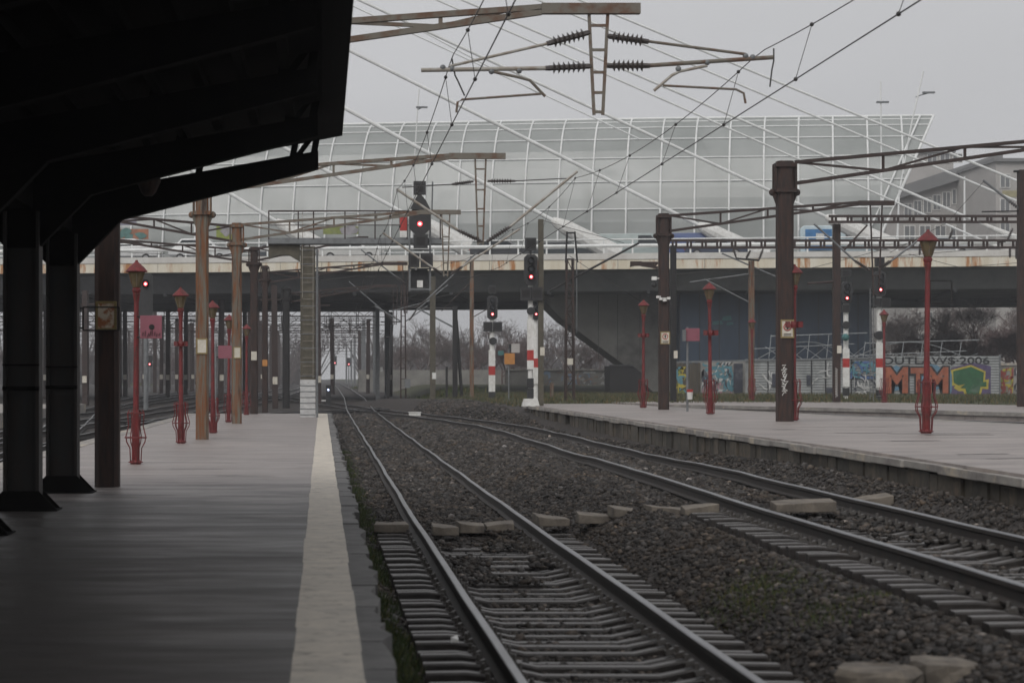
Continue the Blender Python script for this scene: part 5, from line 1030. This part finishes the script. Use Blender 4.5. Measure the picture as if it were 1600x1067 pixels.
car(860, 6.2, 4.6, 1.5, (.04, .05, .055), 'black car beside the thick stay cable socket')
car(775, 2.8, 4.5, 1.45, (.035, .037, .042), 'black car below the tall V bracket on the bridge')
car(965, 7.5, 5.2, 2.1, (.38, .44, .43), 'grey green van behind the bridge rail', 'van', 2.0)
car(1075, 6.0, 5.6, 2.0, (.05, .09, .24), 'dark blue van right of the camera post on the bridge', 'van', 2.0)
car(1110, 2.8, 4.4, 1.4, (.035, .05, .09), 'dark navy car low behind the bridge rail')
am = car(1283, 8.5, 5.6, 2.6, (.55, .66, .70), 'white and sky blue ambulance van on the bridge', 'van', 2.1)
b_ = ROOT[am.name]; MB().box(b_+V(-1.7, -1.1, 1.55), (1.9, .06, 1.5), bang).build('blue_panel', flat('ambulance_blue', (.05, .22, .50)), am); MB().box(b_+V(-1.6, -1.14, 1.7), (.6, .03, .6), bang).build('white_emblem', M_white, am)
car(1455, 5.0, 4.4, 1.45, (.40, .41, .42), 'silver car right of the red lamp cap on the bridge')

# ------------------------------------------------------------------ graffiti fences
def text_mesh(s_, size, off=0.):
    cu = bpy.data.curves.new('lettering', 'FONT'); cu.body = s_; cu.size = size; cu.offset = off; cu.extrude = .004; cu.align_x = 'CENTER'; cu.resolution_u = 4
    o = bpy.data.objects.new('lettering', cu); C.objects.link(o); dg = bpy.context.evaluated_depsgraph_get(); me = bpy.data.meshes.new_from_object(o.evaluated_get(dg)); bpy.data.objects.remove(o); return me
def put_text(parent, name, s_, X_, Y_, z, w, h, m, off=0., rz=0.):
    me = text_mesh(s_, 1., off); co = np.empty(len(me.vertices)*3, np.float32); me.vertices.foreach_get('co', co); co = co.reshape(-1, 3); mn, mxx = co.min(0), co.max(0)
    c_ = (co-(mn+mxx)/2)/(mxx-mn); r0 = ROOT[parent.name]; nv = np.stack([X_+c_[:, 0]*w-r0.x, Y_+c_[:, 2]*.006-r0.y, z+c_[:, 1]*h-r0.z], 1)
    me.vertices.foreach_set('co', nv.astype(np.float32).ravel()); me.materials.clear(); me.materials.append(m); me.update(); o = bpy.data.objects.new(name, me); C.objects.link(o); o.parent = parent; ROOT[o.name] = r0; return o
YF = 140.0; k = YF/FPX; zf = PZ(618, YF)
fc = thing('metal_fence', 'corrugated sheet fence painted with OUTLAW$ 2006 and orange MTM letters', 'fence', (PX(1440, YF), YF, zf), 'graffiti fences')
def corr(px0, px1, py0, py1, parent, m, Y_=YF, wave=.03):
    xa, xb, z0, z1 = PX(px0, Y_), PX(px1, Y_), PZ(py1, Y_), PZ(py0, Y_); mb = MB(); nn = int((z1-z0)/.045); vs = []
    for i in range(nn+1):
        z = lerp(z0, z1, i/nn); y = Y_+wave*.5*(1+math.sin(i*math.pi/2)); vs += [(xa, y, z), (xb, y, z)]
    mb.add(vs, [(2*i, 2*i+1, 2*i+3, 2*i+2) for i in range(nn)]); b2_ = MB(); return mb.build('sheet_panel', m, parent)
corr(1376, 1561, 556, 622, fc, M_corr)
MB().b2(PX(1376, YF), PX(1561, YF), YF+.04, YF+.1, zf-.2, PZ(557, YF)).build('backing', M_corr, fc)
for x in (1375, 1437, 1498, 1562): MB().bar(P(x, 624, YF+.13), P(x, 554, YF+.13), .1).build('fence_post', M_grey, fc)
blk = flat('spray_black', (.02, .02, .022)); org = flat('spray_orange', (.36, .105, .05)); sky_ = flat('spray_sky', (.13, .25, .35)); gren = flat('spray_green', (.025, .115, .045)); yel = flat('spray_yellow', (.47, .38, .05)); pur = flat('spray_purple', (.10, .075, .16))
yb = YF-.012
mb = MB()
for a in ((1400, 592, 42, 20), (1455, 590, 40, 22), (1478, 598, 20, 26)): c_ = P(a[0], a[1], YF); mb.pxz([(c_.x+a[2]*.5*k*math.cos(q)*random.uniform(.9, 1.1), c_.z+a[3]*k*math.sin(q)*random.uniform(.85, 1.1)) for q in [i*.523 for i in range(12)]], yb-.004, yb); yb -= .006
mb.build('blue_cloud', sky_, fc)
for dx, m_, off, dz in ((0, blk, .11, 0), (0, org, .045, 0)):
    yb -= .012
    for ch, cx_, w, h in (('M', 1401, 40 if off > .1 else 35, 46), ('T', 1434, 28 if off > .1 else 23, 44), ('M', 1464, 40 if off > .1 else 35, 46)): put_text(fc, 'letter_shadow' if off > .1 else 'letter', ch, PX(cx_, YF), yb, PZ(594, YF), w*k, (h if off > .1 else h-5)*k, m_, off)
put_text(fc, 'lettering', 'OUTLAW$·2006', PX(1462, YF), YF-.02, PZ(564, YF), 168*k, 13*k, blk, .012)
for pts, m_, nm, dy in (([(1486, 575), (1486, 617), (1548, 617), (1548, 572), (1520, 566)], pur, 'purple_ground', .012), ([(1486, 578), (1517, 570), (1540, 580), (1539, 594), (1545, 592), (1544, 608), (1535, 607), (1532, 617), (1507, 617), (1505, 611), (1498, 611), (1490, 606), (1493, 602), (1486, 603)], yel, 'yellow_outline', .02), ([(1489, 580), (1517, 573), (1537, 582), (1536, 597), (1541, 596), (1541, 604), (1532, 604), (1529, 617), (1511, 617), (1508, 607), (1500, 606), (1508, 600), (1497, 602), (1490, 598)], gren, 'green_shape', .028)):
    MB().pxz([(PX(x, YF), PZ(y, YF)) for x, y in pts], YF-dy-.003, YF-dy).build(nm, m_, fc)
# middle grey sheets with scribbles
f2 = thing('metal_fence', 'grey corrugated sheet fence with faded blue and white graffiti behind the far platform', 'fence', (PX(1270, 143), 143, zf), 'graffiti fences')
Y_ = 143.0
for a, c, m_ in ((1172, 1232, M_corr), (1233, 1268, M_corr), (1269, 1290, M_corr), (1291, 1330, M_corr), (1331, 1374, M_corr)): corr(a, c, 561, 624, f2, m_, Y_)
MB().b2(PX(1165, Y_), PX(1376, Y_), Y_+.05, Y_+.12, zf-.2, PZ(561, Y_)).build('backing', M_corr, f2); MB().bar(P(1050, 566, Y_), P(1376, 559, Y_), .12).build('top_rail', M_grey, f2)
for x in (1171, 1200, 1232, 1268, 1290, 1330, 1375): MB().bar(P(x, 624, Y_-.02), P(x, 560, Y_-.02), .07).build('fence_post', blk, f2)
def scribble(parent, px0, px1, py0, py1, Y_, cols, nn, th):
    for ci, m_ in enumerate(cols):
        mb = MB()
        for q in range(nn):
            x = random.uniform(px0, px1); y = random.uniform(py0, py1); pts = []
            ang = random.uniform(0, 6.28)
            for s_ in range(6): pts.append(P(min(max(x, px0), px1), min(max(y, py0), py1), Y_-.01-ci*.01-q*.0008)); ang += random.uniform(-1.3, 1.3); x += math.cos(ang)*5; y += math.sin(ang)*7
            w = th*random.uniform(.5, 1.2); up = [V(.6*w, 0, .8*w)]*len(pts); vs = [p-u_ for p, u_ in zip(pts, up)]+[p+u_ for p, u_ in zip(pts, up)]; nn_ = len(pts); mb.add(vs, [(i, i+1, nn_+i+1, nn_+i) for i in range(nn_-1)])
        mb.build('graffiti', m_, parent)
wht = flat('spray_white', (.55, .55, .54)); blu = flat('spray_blue', (.08, .15, .33)); teal = flat('spray_teal', (.10, .26, .32)); pnk = flat('spray_pink', (.42, .22, .26)); drk = flat('spray_dark', (.045, .05, .07)); redg = flat('spray_red', (.32, .06, .045)); lim = flat('spray_lime', (.28, .31, .06))
scribble(f2, 1330, 1374, 566, 590, Y_-.05, [blu, teal], 12, .10); scribble(f2, 1335, 1374, 585, 618, Y_-.06, [drk, wht], 12, .06); scribble(f2, 1180, 1228, 565, 618, Y_-.05, [wht], 7, .07); scribble(f2, 1270, 1330, 566, 600, Y_-.05, [wht], 7, .07)
MB().b2(PX(1206, Y_), PX(1213, Y_), Y_-.08, Y_-.05, PZ(604, Y_), PZ(584, Y_)).build('dark_patch', drk, f2); MB().b2(PX(1260, Y_), PX(1266, Y_), Y_-.08, Y_-.05, PZ(602, Y_), PZ(586, Y_)).build('dark_patch', drk, f2); MB().b2(PX(1291, Y_), PX(1304, Y_), Y_-.08, Y_-.05, PZ(616, Y_), PZ(606, Y_)).build('dark_patch', drk, f2)
f3 = thing('concrete_fence', 'concrete fence with turquoise and dark graffiti under the blue clad wall', 'fence', (PX(1130, 146), 146, zf), 'graffiti fences'); Y_ = 146.0
MB().b2(PX(1095, Y_), PX(1170, Y_), Y_, Y_+.2, .7, PZ(564, Y_)).build('wall_panel', M_fence, f3); scribble(f3, 1098, 1145, 568, 610, Y_, [teal, wht, drk, teal], 11, .13); scribble(f3, 1098, 1144, 600, 618, Y_, [pnk], 9, .1)
MB().b2(PX(1146, Y_), PX(1160, Y_), Y_-.1, Y_-.075, PZ(616, Y_), PZ(568, Y_)).build('dark_panel', drk, f3)
f4 = thing('board_fence', 'weathered grey board fence left of the turquoise graffiti', 'fence', (PX(1075, 147), 147, zf), 'graffiti fences'); Y_ = 147.; mb = MB(); x = PX(1056, Y_)
while x < PX(1096, Y_): mb.b2(x, x+.17, Y_, Y_+.04, .7, PZ(566, Y_)+random.uniform(-.15, .1)); x += .19
mb.build('board', M_wood, f4); scribble(f4, 1058, 1074, 575, 615, Y_, [lim, teal, yel], 6, .1)
f5 = thing('concrete_fence', 'low concrete wall with red and lime graffiti at the right edge', 'fence', (PX(1590, 141), 141, zf), 'graffiti fences'); Y_ = 141.; MB().b2(PX(1556, Y_), PX(1680, Y_), Y_, Y_+.25, .6, PZ(571, Y_)).build('wall_panel', M_fence, f5); MB().b2(PX(1551, Y_), PX(1680, Y_), Y_-.1, Y_+.3, PZ(571, Y_), PZ(567, Y_)).build('coping', M_coping, f5); scribble(f5, 1557, 1582, 575, 614, Y_, [redg, lim, yel, redg], 9, .1); scribble(f5, 1586, 1600, 575, 612, Y_, [wht, drk], 5, .1)
f6 = thing('concrete_fence', 'low pale wall with blue smudges left of the black hut', 'fence', (PX(905, 198), 198, 1), 'graffiti fences'); Y_ = 198.; MB().b2(PX(790, Y_), PX(955, Y_), Y_, Y_+.2, .6, PZ(579, Y_)).build('wall_panel', M_fence, f6); MB().b2(PX(790, Y_), PX(955, Y_), Y_-.1, Y_+.25, PZ(579, Y_), PZ(576.5, Y_)).build('coping', M_coping, f6); scribble(f6, 850, 950, 582, 603, Y_, [flat('spray_paleblue', (.25, .34, .48)), wht, flat('spray_tan', (.35, .25, .2))], 8, .14)
f7 = thing('concrete_fence', 'long pale misty wall beyond the trees right of the far track', 'fence', (PX(700, 230), 230, 1), 'graffiti fences'); Y_ = 230.; MB().b2(PX(560, Y_), PX(800, Y_), Y_, Y_+.2, .6, PZ(578, Y_)).build('wall_panel', M_fence, f7)
# steel roof trusses behind the fence
for px0, px1, yt, Y_, lab in ((1205, 1355, 523, 151, 'white steel roof frame behind the grey sheet fence'), (1352, 1530, 534, 150, 'white steel roof frame above the OUTLAW fence')):
    t = thing('roof_frame', lab, 'roof frame', P(px0, 560, Y_), 'open roof frames'); mb = MB(); mb.bar(P(px0, yt+2, Y_), P(px1, yt-3, Y_), .06); mb.bar(P(px0-30, yt+22, Y_), P(px1-20, yt+14, Y_), .05)
    x = px0
    while x < px1: mb.bar(P(x, yt, Y_), P(x-4, 562, Y_), .045); mb.bar(P(x, 562, Y_), P(x+26, yt+18, Y_+2), .04); mb.bar(P(x+20, 562, Y_), P(x-10, yt+18, Y_+2), .035); x += 30
    mb.tube([P(px0-20+i*(px1-px0)/10, 560-26*math.sin(i*math.pi/10), Y_+3) for i in range(11)], .04, 5); mb.build('steel_frame', M_frame, t)

# ------------------------------------------------------------------ buildings
Y_ = 255.; bl = thing('office_building', 'grey rendered building with dark sloping roof edge right of the glazed hall', 'building', (PX(1500, Y_), Y_, 1)); mb = MB()
mb.pxz([(PX(1385, Y_), 1), (PX(1560, Y_), 1), (PX(1560, Y_), PZ(262, Y_)), (PX(1385, Y_), PZ(318, Y_))], Y_, Y_+20); mb.build('wall', M_bld, bl)
mb = MB(); mb.pxz([(PX(1380, Y_), PZ(318, Y_)), (PX(1380, Y_), PZ(300, Y_)), (PX(1562, Y_), PZ(240, Y_)), (PX(1562, Y_), PZ(262, Y_))], Y_-1.2, Y_+20); mb.build('roof', M_bldk, bl)
MB().b2(PX(1430, Y_), PX(1513, Y_), Y_+6, Y_+16, PZ(300, Y_), PZ(229, Y_)).build('penthouse', M_bldw, bl); MB().b2(PX(1428, Y_), PX(1515, Y_), Y_+5.5, Y_+16.5, PZ(231, Y_), PZ(227, Y_)).build('roof', M_bldk, bl)
def window(parent, px0, px1, py0, py1, Y_):
    o = MB().b2(PX(px0, Y_), PX(px1, Y_), Y_-.12, Y_-.003, PZ(py1, Y_), PZ(py0, Y_)).build('window', M_white, parent); k = (PX(px1, Y_)-PX(px0, Y_))*.08
    mb = MB(); xm = PX((px0+px1)/2, Y_)
    mb.b2(PX(px0, Y_)+k, xm-k*.5, Y_-.14, Y_-.122, PZ(py1, Y_)+k, PZ(py0, Y_)-k); mb.b2(xm+k*.5, PX(px1, Y_)-k, Y_-.14, Y_-.122, PZ(py1, Y_)+k, PZ(py0, Y_)-k); mb.build('pane', M_pane, o)
for i in range(6): yy = 312-i*4.5; window(bl, 1412+i*15, 1425+i*15, yy+6, yy+30, Y_)
for i in range(4): window(bl, 1412+i*24, 1430+i*24, 352, 378, Y_)
for i in range(3): window(bl, 1448+i*20, 1464+i*20, 240, 255, Y_+6)
Y_ = 240.; b2 = thing('apartment_block', 'pale apartment block with rows of windows at the right edge', 'building', (PX(1600, Y_), Y_, 1)); MB().b2(PX(1556, Y_), PX(1720, Y_), Y_, Y_+18, 1, PZ(253, Y_)).build('wall', M_bldw, b2); MB().b2(PX(1552, Y_), PX(1722, Y_), Y_-.5, Y_+18.5, PZ(253, Y_), PZ(248, Y_)).build('roof', M_bldk, b2)
for r_ in range(4):
    for c_ in range(3): window(b2, 1562+c_*26, 1578+c_*26, 272+r_*38, 294+r_*38, Y_)
MB().b2(PX(1566, Y_), PX(1640, Y_), Y_-.05, Y_-.003, PZ(308, Y_), PZ(298, Y_)).build('yellow_band', flat('ochre_render', (.40, .36, .20)), b2)
Y_ = 230.; b3 = thing('apartment_block', 'distant pale block seen under the bridge between the trees', 'building', (PX(1440, Y_), Y_, 1)); MB().b2(PX(1424, Y_), PX(1462, Y_), Y_, Y_+15, 1, PZ(440, Y_)).build('wall', M_bldw, b3)
for r_ in range(5):
    for c_ in range(2): window(b3, 1429+c_*17, 1440+c_*17, 470+r_*17, 480+r_*17, Y_)

# ------------------------------------------------------------------ far yard gantries and posts
def yard_gantry():
    t = thing('portal_gantry', '', 'portal gantry', (0, 0, 0), 'yard portal gantries'); mb = MB(); x0, x1, z0, z1 = -42, 6.2, 7.6, 8.5
    for z in (z0, z1): mb.bar((x0, 0, z), (x1, 0, z), .09)
    x = x0; i = 0
    while x < x1-1: mb.bar((x, 0, z0 if i % 2 else z1), (x+1.2, 0, z1 if i % 2 else z0), .05); x += 1.2; i += 1
    mb.bar((x0, 0, 7.1), (x1, 0, 7.1), .06); mb.bar((x0, 0, 6.4), (x1, 0, 6.4), .05); mb.bar((x0, 0, 5.9), (x1, 0, 5.9), .05)
    mb.build('truss_beam', M_armdk, t)
    for x in (-41.8, -29, -17.5, -6.5, 6.0): MB().bar((x, 0, -.3), (x, 0, 8.6), .38).build('post', M_grey if x > 0 else M_armdk, t)
    for x in (-38, -33.5, -25, -21, -13.5, -10, -3.2, 1.0, 3.4):
        mb = MB(); mb.bar((x-.1, 0, 7.6), (x-.05, 0, 5.9), .06); mb.bar((x+.1, 0, 7.6), (x+.05, 0, 5.9), .06); mb.bar((x-1.3, 0, 6.9), (x, 0, 6.1), .06); mb.bar((x+1.3, 0, 6.9), (x, 0, 6.1), .06); mb.build('drop_bracket', M_armdk, t)
    return t
g0 = yard_gantry()
for i, Yg in enumerate([186, 208, 226, 255, 283, 318, 349, 396, 450]):
    o = g0 if i == 0 else copy_tree(g0); o.location = (random.uniform(-1.6, .6), Yg, float(railL(Yg))+random.uniform(-.3, .1)); o.rotation_euler = (0, random.uniform(-.004, .004), random.uniform(-.03, .03)); setlabel(o, '%s portal gantry beyond the bridge across the yard tracks' % (['nearest', 'second', 'third', 'fourth', 'fifth', 'sixth', 'seventh', 'eighth', 'farthest'][i]))
ym = thing('line_post', '', 'post', (0, 0, 0), 'posts in the misty yard'); MB().bar((0, 0, -.3), (0, 0, 7.6), .36).build('post', M_armdk, ym); MB().bar((-.9, 0, 6.7), (.9, 0, 6.7), .1).build('cross_arm', M_armdk, ym); MB().b2(-.15, .15, -.24, -.185, 1.5, 1.95).build('warning_plate', M_plate, ym)
yp = [(134, 140), (252, 205), (262, 180), (196, 190), (300, 230), (345, 160), (430, 130), (497, 142), (520, 210), (575, 215), (585, 245), (562, 275), (610, 190), (226, 230), (276, 215), (322, 250), (180, 250), (72, 170), (290, 185), (410, 240)]
for i, (px_, Yp) in enumerate(yp):
    o = ym if i == 0 else copy_tree(ym); X_ = PX(px_, Yp); o.location = (X_, Yp, float(gz(X_, Yp))); o.rotation_euler = (0, random.uniform(-.012, .012), random.uniform(-.5, .5)); setlabel(o, 'dark line post standing in the misty yard beyond the left platform' if px_ < 480 else 'dark line post near the far end of the near track')
    if px_ >= 480: o['group'] = 'posts by the far track'

# ------------------------------------------------------------------ trees (bare, winter)
def bare_tree(seed, H, m):
    r = random.Random(seed); tr_ = MB(); cr = MB()
    def grow(p, d, L, rad, depth):
        q = p+d*L
        if depth < 2: tr_.tube([p, p.lerp(q, .5)+V(r.uniform(-.06, .06), r.uniform(-.06, .06), 0)*L, q], [rad, rad*.85, rad*.65], 5, caps=False)
        else: cr.tube([p, q], [rad, rad*.6], 3, caps=False)
        if depth >= 7: return
        for k in range(3):
            ax = V(r.uniform(-1, 1), r.uniform(-1, 1), r.uniform(-.3, .5)).normalized(); nd = (d*.8+ax*.75).normalized(); nd.z = nd.z*.9+.10
            grow(p.lerp(q, r.uniform(.45, 1.)) if k else q, nd.normalized(), L*r.uniform(.6, .84), max(rad*.58, .011), depth+1)
    grow(V(0, 0, -.2), V(r.uniform(-.06, .06), 0, 1), H*.21, H*.014, 0); return tr_, cr
TG = 'bare winter trees'
protos = []
for s_, H, m_, lab in ((3, 9, M_bark, ''), (5, 8, M_barkr, ''), (8, 10, M_bark, '')):
    t = thing('bare_tree', '', 'tree', (0, 0, 0), TG); a, c = bare_tree(s_, H, m_); a.build('trunk', m_, t); c.build('crown', m_, t); protos.append(t)
spots = [(640, 255, 1, 0), (668, 240, 1.0, 2), (700, 262, 1.1, 0), (728, 235, .9, 1), (757, 250, 1.15, 2), (785, 228, 1.1, 1), (812, 240, 1.1, 0), (790, 205, .95, 1), (835, 225, 1.05, 1), (862, 232, 1.0, 2), (905, 215, .9, 0), (935, 215, .85, 1), (615, 290, 1.2, 2), (592, 320, 1.1, 0), (655, 285, 1.3, 1), (683, 300, 1.4, 2), (715, 290, 1.35, 0), (742, 280, 1.3, 1), (770, 270, 1.3, 1), (798, 262, 1.3, 2), (826, 255, 1.25, 1), (850, 262, 1.3, 1), (630, 330, 1.4, 1), (880, 250, 1.2, 2), (602, 345, 1.1, 2),
         (1410, 190, 1.25, 0), (1440, 205, 1.2, 2), (1475, 185, 1.15, 1), (1500, 195, 1.3, 1), (1530, 180, 1.2, 1), (1560, 188, 1.3, 1), (1590, 178, 1.25, 1), (1545, 210, 1.4, 2), (1512, 172, 1.0, 1), (1610, 200, 1.4, 1), (1395, 215, 1.2, 2), (1490, 168, .8, 0), (1425, 178, 1.1, 1), (1460, 172, 1.2, 1), (1522, 168, 1.15, 2), (1552, 170, 1.1, 1), (1575, 200, 1.4, 1), (1535, 225, 1.5, 2), (1595, 168, 1.2, 1), (1482, 215, 1.4, 1), (1505, 222, 1.4, 2), (1380, 185, 1.0, 2),
         (20, 270, 1.2, 0), (55, 255, 1.2, 2), (90, 290, 1.3, 1), (130, 300, 1.2, 0), (170, 320, 1.3, 2), (210, 330, 1.3, 0), (250, 340, 1.3, 2), (290, 330, 1.3, 1), (330, 345, 1.3, 0), (370, 350, 1.3, 2), (410, 355, 1.3, 0), (450, 360, 1.3, 2)]
used = set(); cnt = {}
for i, (px_, Yt, sc, kd) in enumerate(spots):
    o = protos[kd] if kd not in used else copy_tree(protos[kd]); used.add(kd); X_ = PX(px_, Yt); o.location = (X_, Yt, float(gz(X_, Yt))); o.scale = (sc, sc, sc); o.rotation_euler = (0, 0, random.uniform(0, 6.28))
    z = 'centre' if px_ < 1000 and px_ > 560 else 'right' if px_ > 1000 else 'left'; o['group'] = {'centre': 'bare trees right of the far track', 'right': 'bare trees under the right end of the bridge', 'left': 'bare trees behind the left yard'}[z]
    setlabel(o, {'centre': 'misty bare tree beyond the bridge right of the far track', 'right': 'reddish brown bare tree seen under the right end of the bridge', 'left': 'faint bare tree behind the left yard gantries'}[z])
# far wood that reads as one mass
N = 9000; X = rng.uniform(-170, 160, N); keep = ((X < -1) | (X > 9)); X = X[keep]; N = len(X); Y = rng.uniform(430, 520, N); H = rng.uniform(3, 13, N)
v, f, t = blades(X, Y, gz(X, Y), H, rng.uniform(.12, .5, N), np.stack([np.full(N, 1.), np.full(N, .9), np.full(N, .9), np.ones(N)], 1))
tag(np_mesh('distant_wood', v, f, mat('distant_wood', (.07, .06, .055), None, rough=.9, attr='tone'), t), 'misty far wood behind the yard', 'wood', None, 'stuff')

# ------------------------------------------------------------------ haze
mb = MB(); mb.b2(-160, 160, -25, 640, -3, 34); hz = mb.build('haze', bpy.data.materials.new('haze_air')); tag(hz, 'grey winter mist in the air', 'haze', None, 'stuff')
hm = hz.data.materials[0]; hm.use_nodes = True; n, l = hm.node_tree.nodes, hm.node_tree.links; n.remove(n['Principled BSDF']); pv = n.new('ShaderNodeVolumePrincipled'); pv.inputs['Color'].default_value = (.86, .87, .9, 1); pv.inputs['Density'].default_value = .0010; pv.inputs['Anisotropy'].default_value = .6
l.new(pv.outputs[0], n['Material Output'].inputs['Volume'])
